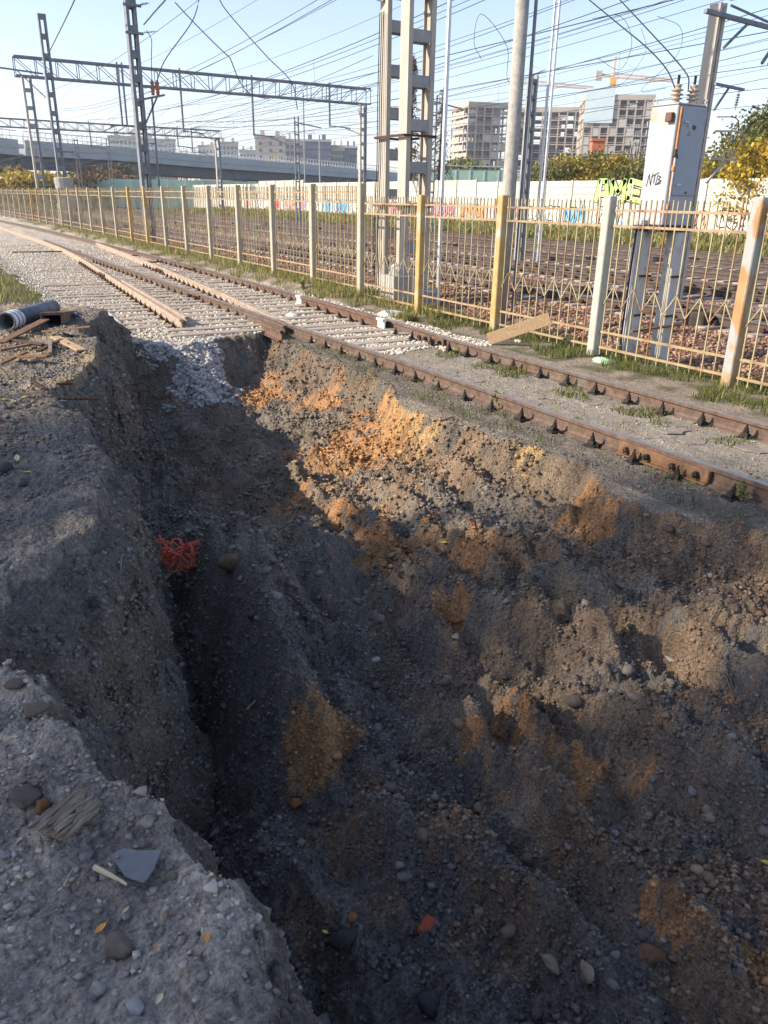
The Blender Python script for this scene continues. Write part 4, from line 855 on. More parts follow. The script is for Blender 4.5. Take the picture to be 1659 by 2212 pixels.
for k, (x, z, lab) in enumerate([(11.3, 7.4, 'thin wire just behind the fence masts'), (13.4, 9.9, 'topmost thin wire above the nearest track'), (15.9, 7.0, 'thin wire right of the nearest contact wire'), (18.2, 9.8, 'high thin wire over the second track'), (20.4, 7.3, 'thin wire right of the second contact wire'), (22.6, 8.4, 'thin wire left of the middle track line'), (25.0, 7.2, 'thin wire right of the middle contact wire'), (27.1, 8.3, 'thin wire left of the fourth track line'), (31.6, 7.6, 'thin wire between the fourth and farthest tracks'), (34.4, 8.6, 'thin wire right of the farthest track line')]):
    t = empty('thin_wire', (x, 0, z), lab, 'wire', 'thin wires')
    for a, b in zip(SUP[:-1], SUP[1:]): MB().tube(sag((0, a, 0), (.2*(k % 3), b, .15*(k % 2)), .7+.1*(k % 4), 12), .0085, 4).build('wire_span', 'wire', t)
def cable(name, P, r, lab, m='wire'):
    return tag(MB().tube(catmull(P, 6), r, 5).build(name, m), lab, 'wire')
cable('anchor_wire', [(10.55, 39.8, 9.05), (8.5, 20, 9.0), (6.2, 3, 10.6)], .03, 'thick pale line running from the left slotted mast over the siding')
cable('anchor_wire', [(10.55, 39.8, 10.05), (8.9, 22, 10.3), (7.4, 6, 12)], .03, 'upper pale line from the top of the left slotted mast')
cable('anchor_wire', [(10.1, 63.3, 10.6), (7.5, 35, 10.0), (4.2, 8, 9.6)], .03, 'line passing the top of the mast with the ringed base')
for k, (pts, lab) in enumerate([([(1458, 190, 12.7), (1440, 150, 13), (1400, 105, 13.5), (1340, 55, 14.5), (1255, -15, 16)], 'left cable rising from the cabinet insulators'), ([(1487, 193, 12.7), (1486, 165, 13), (1460, 130, 13.3), (1405, 70, 14.5), (1330, -10, 16)], 'right cable rising from the cabinet insulators'),
                              ([(1178, 150, 26), (1100, 178, 26), (1095, 100, 26), (1040, 30, 26), (1024, 90, 26), (1040, 128, 26)], 'looping jumper cable left of the round concrete pole'), ([(1290, 125, 27), (1340, 150, 27), (1365, 90, 27), (1340, 35, 27), (1280, 40, 27)], 'looping jumper cable above the building site, left loop'),
                              ([(1440, 190, 27), (1385, 195, 27), (1462, 120, 27), (1470, 60, 27), (1420, 35, 27)], 'looping jumper cable above the cabinet, right loop'), ([(1330, 190, 30), (1360, 165, 30), (1395, 110, 30), (1385, 60, 30)], 'thin jumper loop beside the crane'),
                              ([(497, 125, 44), (470, 100, 44), (420, 50, 44), (378, 5, 44)], 'black cable sagging from the top of the frame to the gantry insulator'), ([(497, 125, 50), (520, 180, 55), (545, 205, 62), (580, 214, 70)], 'black cable dropping from the gantry insulator to the truss')]):
    cable('jumper_cable', [atD(*p) for p in pts], [.010, .010, .008, .007, .007, .006, .025, .03][k], lab, 'cable_black')
for k, (a, b, lab) in enumerate([((0, 345, 150), (806, 195, 85), 'long thin line rising across the gantry'), ((330, 300, 130), (806, 120, 60), 'messenger line above the large gantry'), ((0, 275, 140), (800, 262, 100), 'thin cross wire strung level across the tracks'), ((380, 262, 75), (806, 232, 95), 'cross wire under the large gantry')]):
    tag(MB().tube(sag(atD(*a), atD(*b), .5), .02, 4).build('span_wire', 'wire'), lab, 'wire')
# ================================================================== transformer cabinet on two concrete legs
cb = empty('transformer_cabinet', (9.8, 8.69, -.3), 'grey transformer cabinet with two ribbed insulators on concrete legs behind the fence', 'cabinet')
W_, D_, zb, zt = .60, .50, 2.10, 3.72
bevel(MB().box((W_/2, D_/2, (zb+zt)/2), (W_, D_, zt-zb)).build('cabinet_body', 'cabinet_paint', cb), .012)
bevel(MB().box((W_/2, D_/2, zt+.012), (W_+.02, D_+.02, .022)).build('cabinet_roof', 'cabinet_paint', cb), .008)
dr_ = bevel(MB().box((W_/2+.03, -.014, 3.10), (W_-.10, .026, 1.16)).build('door', 'cabinet_door', cb), .008)
MB().box((.055, -.018, 3.10), (.030, .034, 1.17)).build('door_edge', 'rust_orange', dr_)
b = MB(); b.tube([(.12, -.05, 3.50), (.20, -.055, 3.50), (.235, -.05, 3.43)], .010, 5); b.build('handle', 'galvanised', dr_)
b = MB(); b.tube([(.13, -.05, 2.66), (.22, -.055, 2.672)], .011, 5); b.build('handle', 'galvanised', dr_)
b = MB(); b.prism([(0, 0), (.066, 0), (.033, .062)], (.235, -.028, 3.325), (1, 0, 0), (0, 0, 1), .002); b.build('warning_triangle_border', 'ink_black', dr_)
b = MB(); b.prism([(.011, .006), (.055, .006), (.033, .048)], (.235, -.031, 3.325), (1, 0, 0), (0, 0, 1), .002); b.build('warning_triangle', 'sign_yellow', dr_)
b = MB(); b.prism([(.030, .010), (.037, .022), (.031, .024), (.036, .040), (.040, .026), (.035, .022)], (.235, -.034, 3.325), (1, 0, 0), (0, 0, 1), .002); b.build('warning_bolt', 'ink_black', dr_)
for x, z, s in ((.36, 3.44, .06), (.38, 2.56, .045)):
    pol = [(s*(.5+.35*rs.random())*math.cos(a), s*(.35+.4*rs.random())*math.sin(a)) for a in [i*2*PI/11 for i in range(11)]]
    MB().prism(pol, (x, -.029, z), (1, 0, 0), (0, 0, 1), .0015).build('rust_patch', 'rot_wood', dr_)
for z in (2.36, 2.88): bevel(MB().box((.045, -.03, z), (.05, .05, .07)).build('hasp', 'rust_orange', cb), .006)
MB().tube([(.045, -.035, 2.40), (.045, -.035, 3.05)], .012, 6).build('lock_bar', 'galvanised', cb)
b = MB(); b.box((.03, -.03, 3.09), (.045, .05, .10)); b.tube([(.02, -.06, 3.10), (.06, -.06, 3.02)], .016, 6); bevel(b.build('padlock', 'sooty', cb), .004)
bevel(MB().box((-.035, .10, 3.56), (.07, .12, .12)).build('vent_hood', 'steel_rust', cb), .01)
for dx, dy in ((.01, D_-.05), (W_-.03, .02)):
    b = MB(); m_ = []
    for i in range(13): a = i*PI/12; m_.append((.035*math.cos(a), .06+.035*math.sin(a)))
    b.tube([(dx, dy-.035, zt)] + [(dx, dy+u, zt+v) for u, v in m_] + [(dx, dy-.035, zt)], .010, 5); b.build('lifting_eye', 'cabinet_paint', cb)
for dx, dy in ((.20, .24), (.44, .15)):
    pr_ = [(.055, 0), (.07, .02)]
    for k in range(4): pr_ += [(.088, .04+.055*k), (.092, .052+.055*k), (.052, .062+.055*k), (.050, .085+.055*k)]
    pr_ += [(.06, .265), (.06, .285), (.02, .29)]
    q = MB().lathe(pr_, (dx, dy, zt), 18).build('insulator', 'insulator_tan', cb, smooth=True)
    MB().box((dx, dy, zt+.34), (.034, .022, .13)).build('terminal', 'sooty', q)
for dx, dy in ((.02, .38), (.40, .10)):
    lg = bevel(MB().box((dx+.06, dy, 1.05), (.21, .20, 2.1)).build('concrete_leg', 'leg_concrete', cb), .015)
    for z in (.75, 1.35): MB().bar((dx-.06, dy-.12, z), (dx+.18, dy-.12, z), .03).build('clamp', 'rust_dark', lg)
for k, (y, w) in enumerate(((.38, .035), (.33, .025), (.43, .02))):
    MB().tube(catmull([(-.11-.01*k, y, 2.1), (-.10, y+.02, 1.6), (-.13, y, 1.1), (-.11, y+.03, .5), (-.10, y, 0)]), w*.45, 5).build('cable', 'galvanised' if k else 'cable_black', cb)
MB().box((W_/2, D_/2, zb-.05), (W_+.06, D_+.04, .09)).build('base_frame', 'sooty', cb)
b = MB(); b.bar((-.30, .05, .55), (.62, -.1, .62), .09, .03); b.build('cross_plank', 'rot_wood', cb)
# spray-painted letters N T B on the side: strokes a few millimetres proud of the paint
def stroke(m, pts, w, org, ux, uy, t=.002):
    for (a, b_), (c, d) in zip(pts[:-1], pts[1:]):
        dx, dy = c-a, d-b_; l = math.hypot(dx, dy) or 1; nx2, ny2 = -dy/l*w/2, dx/l*w/2; ex, ey = dx/l*w*.35, dy/l*w*.35
        m.prism([(a-ex+nx2, b_-ey+ny2), (a-ex-nx2, b_-ey-ny2), (c+ex-nx2, d+ey-ny2), (c+ex+nx2, d+ey+ny2)], org, ux, uy, t)
org = (-.001, .40, 2.66); ux, uy = (0, -1, 0), (0, 0, 1)
for ch, L in {'N': [[(0, -.02), (.03, .15), (.075, 0), (.10, .16)]], 'T': [[(.08, .115), (.21, .17)], [(.145, .14), (.135, .03)]], 'B': [[(.175, .02), (.20, .13), (.255, .11), (.215, .075), (.27, .06), (.255, .02), (.165, .005)], [(.19, .01), (.25, .05)]]}.items():
    m = MB()
    for k, s_ in enumerate(L): stroke(m, s_, .014, (org[0]-.0021*k, org[1], org[2]), ux, uy, .0018)
    m.build('painted_letter', 'ink_black', cb)

# ================================================================== noise barrier with graffiti
BX = 44.0
nb = empty('noise_barrier', (BX, 60, 0), 'long cream noise barrier above a graffiti-covered concrete wall', 'barrier')
def bpt(px, py): 
    r = ray(px, py); t = (BX-.13)/r[0]; return r[1]*t-60, CAMH + r[2]*t
bay = 3.05; y = 16.0; k = 0
pan = MB()
for j in range(4):
    z0 = j*.48
    pan.prism([(0, z0+.015), (.05, z0+.0), (.05, z0+.47), (.02, z0+.47), (0, z0+.44), (.02, z0+.30), (0, z0+.27), (.02, z0+.16), (0, z0+.13)], (0, 1.46, 0), (1, 0, 0), (0, 0, 1), -2.92) if False else pan.box((0, 0, z0+.235), (.10, 2.9, .455)).box((-.035, 0, z0+.155), (.06, 2.88, .10)).box((-.035, 0, z0+.36), (.06, 2.88, .10))
pan_c = pan.mesh('barrier_panel', 'barrier_cream'); pan_g = pan.mesh('barrier_panel', 'barrier_green')
conc = bevel(obj('t', MB().box((0, 0, 0), (.22, 3.0, 2.4)).mesh('wall_slab', 'wall_concrete')), .02); conc_me = conc.data; bpy.data.objects.remove(conc)
pst = MB().box((0, 0, 0), (.20, .14, 4.2)).mesh('barrier_post', 'barrier_post')
while y < 190:
    top = 3.62 + (.18 if y > 60 else 0) + (.35 if 97 < y < 113 else 0)
    obj('barrier_panel', pan_c, nb, (.02, y-60, top-1.92)); obj('wall_slab', conc_me, nb, (.03, y-60, top-1.94-1.2)); obj('barrier_post', pst, nb, (-.03, y-60-bay/2, top-2.07))
    y += bay; k += 1
# black-outlined lime letters A M E
y0, zA = bpt(1282, 437); y1, zB = bpt(1392, 384); hgt = zB-zA+.0; wid = (y0-y1)/3.05
for i, (ch, L) in enumerate({'A': [[(0, 0), (.22, 1), (.72, 1), (.95, 0)], [(.2, .33), (.75, .33)]], 'M': [[(0, 0), (.02, 1), (.5, .45), (.95, 1), (.98, 0)]], 'E': [[(1.05, 0), (.1, .12), (.02, .55), (.18, 1), (1.0, .85)], [(.1, .52), (.85, .42)]]}.items()):
    for w2, mm, off in ((.50, 'ink_black', 0.0), (.35, 'graffiti_lime', -.012)):
        m = MB()
        for j, s_ in enumerate(L): stroke(m, [(a*wid*.80+.14, b_*hgt*.80+.14) for a, b_ in s_], w2, (-.066+off-.003*j, y0-i*wid*1.0, zA), (0, -1, 0), (0, 0, 1), .004)
        m.build('graffiti_letter', mm, nb)
gr_ = random.Random(3); mats_g = ['graffiti_red', 'graffiti_white', 'graffiti_blue', 'graffiti_orange', 'graffiti_teal', 'graffiti_pink', 'graffiti_white', 'graffiti_salmon']
def blob(cy, cz, w, h, n=9):
    return [(cy + w*.5*(1+gr_.uniform(-.28, .15))*math.copysign(abs(math.cos(a))**.7, math.cos(a)), cz + h*.5*(1+gr_.uniform(-.22, .12))*math.copysign(abs(math.sin(a))**.7, math.sin(a))) for a in [2*PI*i/n+.2 for i in range(n)]]
y = 30.0; ci = 0; PRES = {33: 'graffiti_salmon', 42: 'graffiti_white', 66: 'graffiti_teal', 70: 'graffiti_pink'}
while y < 118:
    mt = gr_.choice(mats_g)
    if 40 < y < 45: mt = 'graffiti_white'
    if 33 < y < 38: mt = 'graffiti_salmon'
    if 66 < y < 72: mt = 'graffiti_pink'
    if 84 < y < 92: mt = 'graffiti_blue'
    if 104 < y < 108: mt = 'graffiti_red'
    lw = gr_.uniform(.75, 1.1)
    for i in range(gr_.randint(3, 5)):
        cy, cz, h = -(y-60)-0, gr_.uniform(1.15, 1.3), gr_.uniform(1.1, 1.5)
        y += lw*.82
        P0 = blob(cy, cz, lw*1.02, h); mid = (cy, cz)
        P1 = [(mid[0]+(a-mid[0])*.82, mid[1]+(b_-mid[1])*.86) for a, b_ in P0]
        zo = -.085 - .003*(i % 2)
        MB().prism(P0, (zo, 0, 0), (0, -1, 0), (0, 0, 1), .003).build('graffiti_outline', gr_.choice(['ink_black', 'ink_black', 'graffiti_blue']), nb)
        MB().prism(P1, (zo-.006, 0, 0), (0, -1, 0), (0, 0, 1), .003).build('graffiti_fill', mt, nb)
        m = MB(); a = cy; stroke(m, [(a-lw*.2, cz-.3*h), (a+gr_.uniform(-.1, .2), cz+.2*h), (a+lw*.22, cz-.2*h)], .07, (zo-.010, 0, 0), (0, -1, 0), (0, 0, 1), .003)
        m.build('graffiti_line', 'ink_black', nb)
    y += gr_.uniform(.3, 1.6)
# ================================================================== trees
def blades(name, P, hgt, wid, col, rng, lean=.35, m='leafy', parent=None):
    """tapered blades: two triangles each"""
    n = len(P); a = rng.uniform(0, 2*PI, n); d = np.c_[np.cos(a), np.sin(a), np.zeros(n)]; b = rng.uniform(0, 2*PI, n)
    ln = np.c_[np.cos(b), np.sin(b), np.zeros(n)]*(rng.uniform(0, lean, n)*hgt)[:, None]
    h = np.asarray(hgt)[:, None]; w = np.asarray(wid)[:, None]; up_ = np.array([[0, 0, 1.0]])
    V = np.stack([P-d*w, P+d*w, P+ln*.35+up_*h*.6+d*w*.7, P+ln*.35+up_*h*.6-d*w*.7, P+ln+up_*h], 1)
    F = np.array([[0, 1, 2], [0, 2, 3], [3, 2, 4]])[None] + (np.arange(n)*5)[:, None, None]
    return obj(name, np_mesh(name, V.reshape(-1, 3), F.reshape(-1, 3), m, np.repeat(col, 5, 0)), parent)
def leaves(C, size, col, rng, name='crown', parent=None, m='leafy', asp=.6):
    n = len(C); Rm = rand_rot(n, rng); s = np.asarray(size)[:, None]
    u, v = Rm[:, :, 0]*s*.5, Rm[:, :, 1]*s*.5*asp
    V = np.stack([C-u, C-v, C+u, C+v], 1); F = np.arange(n*4).reshape(n, 4)
    return obj(name, np_mesh(name, V.reshape(-1, 3), F, m, np.repeat(col, 4, 0)), parent)
PAL = {'yellow': [(0.36, 0.26, 0.035), (0.44, 0.33, 0.05), (0.22, 0.20, 0.035)], 'gold': [(0.46, 0.30, 0.03), (0.52, 0.38, 0.05), (0.30, 0.24, 0.04)], 'green': [(0.09, 0.12, 0.03), (0.13, 0.15, 0.04), (0.20, 0.19, 0.05)],
       'olive': [(0.15, 0.15, 0.04), (0.22, 0.19, 0.05), (0.10, 0.12, 0.03)], 'pine': [(0.035, 0.055, 0.028), (0.05, 0.07, 0.035), (0.08, 0.085, 0.045)], 'brown': [(0.16, 0.10, 0.045), (0.22, 0.13, 0.05), (0.10, 0.09, 0.04)], 'rust': [(0.30, 0.16, 0.04), (0.38, 0.22, 0.05), (0.20, 0.15, 0.05)]}
def tree(name, base, h, r, pal, nl, ls, lab, group=None, trunk_h=.35, seed=1, squash=1.0, bare=False):
    rng = np.random.default_rng(seed); t = empty(name, base, lab, 'tree', group)
    m = MB(); m.tube(catmull([(0, 0, -.3), (.02*h*rng.uniform(-1, 1), .0, h*.3), (.03*h*rng.uniform(-1, 1), .02*h, h*.75)], 6), [h*.022*(1-.6*i/12) for i in range(13)], 6)
    cl = []
    nc = 22 if not bare else 40
    for i in range(nc):
        a = rng.uniform(0, 2*PI); z = h*(trunk_h + (1-trunk_h)*rng.uniform(.05, .92)); f = math.sin(PI*min(1, max(.12, (z/h-trunk_h+.18)/(1.16-trunk_h))))**.7
        rr = r*f*rng.uniform(.35, 1.0); c = np.array((rr*math.cos(a), rr*math.sin(a)*squash, z)); cl.append(c)
        if i % 2 == 0 or bare: m.tube([(0, 0, z*.55), (c[0]*.5, c[1]*.5, z*.82), tuple(c)], [h*.010, h*.006, h*.002], 4, False)
    m.build('trunk', 'bark', t)
    cl = np.array(cl); k = rng.integers(0, nc, nl); C = cl[k] + rng.normal(size=(nl, 3))*np.array([r*.20, r*.20*squash, h*.055])
    tone = rng.integers(0, 3, nc); pa = np.array(PAL[pal]); col = pa[np.where(rng.uniform(size=nl) < .75, tone[k], rng.integers(0, 3, nl))]*rng.uniform(.7, 1.25, (nl, 1))
    leaves(C, ls*rng.uniform(.6, 1.3, nl), col, rng, 'crown', t)
    return t
def conifer(base, h, r, lab, seed, n=5200, pal='pine', drop=.35):
    rng = np.random.default_rng(seed); t = empty('spruce_tree', base, lab, 'tree')
    m = MB(); m.tube([(0, 0, -.3), (0, 0, h*.5), (0.1, 0, h)], [h*.018, h*.010, h*.002], 6)
    C = []; 
    for i in range(70):
        z = h*(.10 + .88*rng.uniform()**.9); L = r*(1-z/h)**.75*rng.uniform(.55, 1.1)+.15; a = rng.uniform(0, 2*PI)
        e = (L*math.cos(a), L*math.sin(a), z - L*drop); m.tube([(0, 0, z), (e[0]*.5, e[1]*.5, z-L*drop*.3), e], [h*.004, h*.003, h*.001], 3, False)
        for q in rng.uniform(.15, 1, 70): C.append((e[0]*q, e[1]*q, z - L*drop*q*q - abs(rng.normal())*.22))
    m.build('trunk', 'bark', t); C = np.array(C) + rng.normal(size=(len(C), 3))*.10
    C = C[rng.permutation(len(C))[:n]]; pa = np.array(PAL[pal]); col = pa[rng.integers(0, 3, len(C))]*rng.uniform(.6, 1.3, (len(C), 1))
    leaves(C, rng.uniform(.16, .38, len(C)), col, rng, 'crown', t, asp=.35); return t
def gd(px, d, z=-.1): 
    p = atD(px, 440, d); return (p.x, p.y, z)
def hpx(px, py, d): return atD(px, py, d).z
T = [  # pixel, distance, top pixel, radius, palette, label
 (1195, 78, 348, 3.4, 'olive', 'leftmost yellowing bush above the barrier, below the open concrete frames'), (1225, 80, 338, 3.6, 'yellow', 'yellow-green bush above the barrier beneath the concrete tower'), (1265, 82, 335, 3.6, 'olive', 'leafy bush left of the red brick chimney'), (1325, 80, 340, 3.4, 'yellow', 'golden bush to the right of the red brick chimney'),
 (1372, 74, 345, 3.0, 'olive', 'thin brownish tree just left of the cabinet'), (1545, 70, 335, 2.6, 'gold', 'golden shrub just right of the catenary mast'), (1590, 66, 285, 3.4, 'yellow', 'tall yellow-green tree above the barrier at the right'), (1650, 62, 232, 4.2, 'olive', 'largest tree at the right edge above the barrier'), (1640, 56, 300, 2.6, 'gold', 'bright golden tree low at the right edge'),
 (1030, 150, 352, 5.0, 'green', 'dark green tree behind the pale green screen'), (985, 160, 340, 5, 'green', 'dark green tree beside the dead spruce'), (615, 330, 337, 9, 'gold', 'orange tree in front of the beige apartment block'), (640, 330, 345, 8, 'yellow', 'smaller yellow tree before the dark apartment block'), (710, 330, 352, 7, 'rust', 'rusty low tree at the foot of the dark apartment block'),
 (20, 140, 362, 6.5, 'brown', 'brown autumn tree under the overpass at the far left'), (75, 130, 370, 6, 'yellow', 'yellow-green tree under the overpass beside the gantry leg'), (110, 135, 378, 5.5, 'yellow', 'yellow shrubby tree right of the gantry leg under the overpass'), (165, 150, 366, 5.5, 'brown', 'brown tree under the middle of the overpass'), (215, 160, 362, 6, 'rust', 'rusty tree behind the ringed mast base'), (265, 165, 360, 6, 'brown', 'brown tree behind the left slotted mast'), (300, 300, 325, 12, 'rust', 'orange trees before the farthest apartment block'), (408, 300, 328, 8, 'rust', 'orange tree between the two left apartment blocks')]
for i, (px, d, top, r, pal, lab) in enumerate(T):
    b = gd(px, d); tree('deciduous_tree', b, hpx(px, top, d)+.2, r, pal, 6500 if d < 100 else 1500, .30 if d < 100 else .75, lab, 'trees beyond the main line', .18, 100+i)
b = gd(1362, 86); tree('bare_tree', b, hpx(1362, 268, 86), 3.2, 'brown', 350, .16, 'nearly bare tree with thin twigs left of the cabinet', None, .25, 77, bare=True)
b = gd(884, 92); conifer(b, hpx(884, 112, 92), 2.3, 'tall thinning spruce seen through the twin mast', 5, 4200, 'brown')
b = gd(946, 84); conifer(b, hpx(946, 185, 84), 2.4, 'dying spruce with drooping bare branches right of the twin mast', 9, 900, 'brown', .8)
# low wood on the skyline
rng = np.random.default_rng(44); n = 9000; a = rng.uniform(-.2, 1.15, n); d = rng.uniform(620, 760, n); C = np.c_[np.sin(a)*d, np.cos(a)*d, np.abs(rng.normal(size=n))*5+1]
pa = np.array(PAL['brown']+PAL['olive']); tag(leaves(C, rng.uniform(2, 6, n), pa[rng.integers(0, 6, n)], rng, 'distant_wood'), 'hazy distant wood along the horizon', 'wood', kind='stuff')
# ------------------------------------------------------------------ overpass
def seg(a, b, w, z0, z1, m, name, parent):
    a, b = Vector(a), Vector(b); d = (b-a).normalized(); n = Vector((d.y, -d.x, 0))*(w/2)
    V = [(p.x+s*n.x, p.y+s*n.y, p.z+z) for p in (a, b) for s in (-1, 1) for z in (z0, z1)]
    return MB().add(V, [(0, 1, 3, 2), (4, 6, 7, 5), (0, 4, 5, 1), (2, 3, 7, 6), (1, 5, 7, 3), (0, 2, 6, 4)]).build(name, m, parent)
ov = empty('overpass', (60, 190, 0), 'grey road overpass with railings crossing in the distance at the left', 'bridge')
KP = [Vector((p[0]-60, p[1]-190, p[2])) for p in [tuple(atD(-330, 300, 150)), tuple(atD(0, 333, 160)), tuple(atD(200, 343, 175)), tuple(atD(400, 359, 195)), tuple(atD(620, 374, 225)), tuple(atD(820, 389, 260)), tuple(atD(1000, 404, 300))]]
for a, b in zip(KP[:-1], KP[1:]):
    seg(a, b, 12, -.3, .8, 'deck_concrete', 'deck', ov); seg(a, b, 9, -2.3, -.3, 'deck_dark', 'girder', ov)
    off = Vector(((b-a).normalized().y, -(b-a).normalized().x, 0))*6.0
    for s in (-1, 1):
        seg(a+off*s, b+off*s, .3, .8, 2.1, 'deck_concrete', 'parapet', ov); seg(a+off*s, b+off*s, .08, 3.35, 3.5, 'galvanised', 'handrail', ov)
        m = MB(); L = (b-a).length; nn = int(L/1.2)
        for i in range(nn): p = a.lerp(b, i/nn)+off*s; m.box((p.x, p.y, p.z+2.7), (.10, .10, 1.3))
        tag(m.build('railing_bars', 'galvanised', ov), kind='stuff')
for px, d in ((215, 172), (320, 184), (520, 212)):
    p = atD(px, 430, d); q = atD(px, 352 if px < 400 else 372, d)
    MB().box((p.x-60, p.y-190, (q.z-2)/2), (3.5, 2.2, q.z-2)).build('pier', 'deck_concrete', ov, )
# lamp posts on and near the overpass
for px, top, d, lab in ((655, 200, 150, 'slim lamp post left of the gantry hangers'), (690, 292, 130, 'slim mast in front of the dark apartment block'), (1092, 0, 0, '')):
    if not d: continue
    p = atD(px, top, d); q = MB().tube([(0, 0, 0), (0, 0, p.z)], .12, 6).build('lamp_post', 'mast_grey', None, (p.x, p.y, 0)); tag(q, lab, 'lamp post')
# ------------------------------------------------------------------ apartment blocks
win = MB().box((0, 0, 0), (1.5, .3, 1.5)).mesh('window', 'window_dark')
def block(px0, px1, top, d, m, lab, cols, rows, depth=16, extra=None, wm=win):
    a, b = atD(px0, 430, d), atD(px1, 430, d); zt = atD((px0+px1)/2, top, d).z; c = (a+b)/2; dv = (b-a); wdt = Vector((dv.x, dv.y)).length; rz = math.atan2(dv.y, dv.x)
    t = empty('apartment_block', (c.x, c.y, 0), lab, 'building', 'distant apartment blocks', rz)
    MB().box((0, depth/2, zt/2), (wdt, depth, zt)).build('wall', m, t); MB().box((0, depth/2, zt+.5), (wdt+.6, depth+.6, 1.0)).build('roof', 'site_wall', t)
    for k in range(2): MB().box((wdt*(-.25+.5*k), depth/2, zt+2.2), (wdt*.14, depth*.4, 2.6)).build('roof_hut', m, t)
    z0 = zt-2.5; 
    for r_ in range(rows):
        for k in range(cols):
            x = -wdt/2 + wdt*(k+.5)/cols; obj('window', wm, t, (x, -.02, z0 - r_*3.0), None, (1, 1, 1))
    return t
block(247, 318, 298, 520, 'block_beige', 'hazy beige apartment block behind the left end of the overpass', 9, 8); block(318, 388, 304, 540, 'block_cream', 'stepped cream apartment block right of the left slotted mast', 9, 8)
block(435, 475, 318, 560, 'block_cream', 'small cream block right of the second gantry leg', 5, 7); block(478, 520, 310, 545, 'block_beige', 'taller beige slab in the middle distance', 5, 8); block(522, 556, 327, 600, 'block_beige', 'low distant building beside the beige slabs', 5, 5)
block(556, 620, 298, 420, 'block_beige', 'plain beige apartment block with few windows', 3, 9); block(620, 657, 305, 430, 'block_cream', 'cream stairwell block joined to the dark one', 4, 8); block(657, 716, 306, 425, 'block_navy', 'dark blue apartment block behind the slim mast', 7, 9); block(716, 745, 318, 440, 'block_cream', 'narrow cream block between dark ones', 4, 8); block(745, 771, 320, 435, 'block_navy', 'right dark end of the apartment row', 3, 8)
# ------------------------------------------------------------------ concrete frames under construction and cranes
def frame(px0, px1, top, d, depth, bays, dbays, lab, fh=3.1, fill=.35, seed=1, sheet=None, rot=0.0, rows=None):
    rng = random.Random(seed); a, b = atD(px0, 430, d), atD(px1, 430, d); zt = atD((px0+px1)/2, top, d).z; c = (a+b)/2; dv = b-a; wd = math.hypot(dv.x, dv.y); rz = math.atan2(dv.y, dv.x)+rot
    t = empty('unfinished_building', (c.x, c.y, 0), lab, 'building', 'concrete frames under construction', rz); n = int(zt/fh)
    for k in range(n+1): MB().box((0, depth/2, zt-k*fh), (wd, depth, .35)).build('floor_slab', 'site_concrete', t)
    MB().box((0, depth/2, zt+.9), (wd+.2, depth+.2, 1.8)).build('roof_parapet', 'site_concrete', t)
    col = MB().box((0, 0, zt/2), (.55, .55, zt)).mesh('column', 'site_concrete')
    for i in range(bays+1):
        for j in range(dbays+1): obj('column', col, t, (-wd/2+.3+(wd-.6)*i/bays, .3+(depth-.6)*j/dbays, 0))
    MB().box((wd*.1, depth*.55, zt/2), (wd*.22, depth*.3, zt)).build('core', 'site_concrete', t)
    for k in range(n):
        z = zt - k*fh - fh/2
        for i in range(bays):
            x = -wd/2 + wd*(i+.5)/bays; w = wd/bays-.6
            if rng.random() < fill: MB().box((x, .25, z-.3), (w, .2, fh*rng.choice((.45, .9)))).build('infill_wall', rng.choice(('site_concrete', 'site_wall', 'site_dark')), t)
            else: MB().box((x, .05, z-.75), (w+.3, .10, .18)).build('guard_rail', 'site_concrete', t)
            if rng.random() < .5: MB().box((x, depth*.5, z), (w, .2, fh-.4)).build('inner_wall', 'site_dark', t)
        for j in range(dbays):
            if rng.random() < .75: MB().box((-wd/2+.2, depth*(j+.5)/dbays, z-.4), (.2, depth/dbays-.6, fh*.6)).build('side_wall', 'site_concrete', t)
    if sheet: MB().box((-wd/2+sheet[0]*wd/2, -.4, zt-sheet[1]/2+2.5), (sheet[0]*wd, .15, sheet[1]+3)).build('sheet_screen', 'site_sheet', t)
    return t
frame(1000, 1090, 232, 350, 22, 5, 4, 'open concrete building frame left of the round pole', seed=3, fill=.55, rot=.35); frame(1088, 1245, 242, 372, 16, 9, 2, 'long see-through concrete frame between the two taller ones', seed=4, fill=.12)
frame(1243, 1388, 216, 345, 24, 8, 4, 'tall concrete tower shell with pale blue screens and a crane behind', seed=5, fill=.5, sheet=(.42, 9), rot=.12)
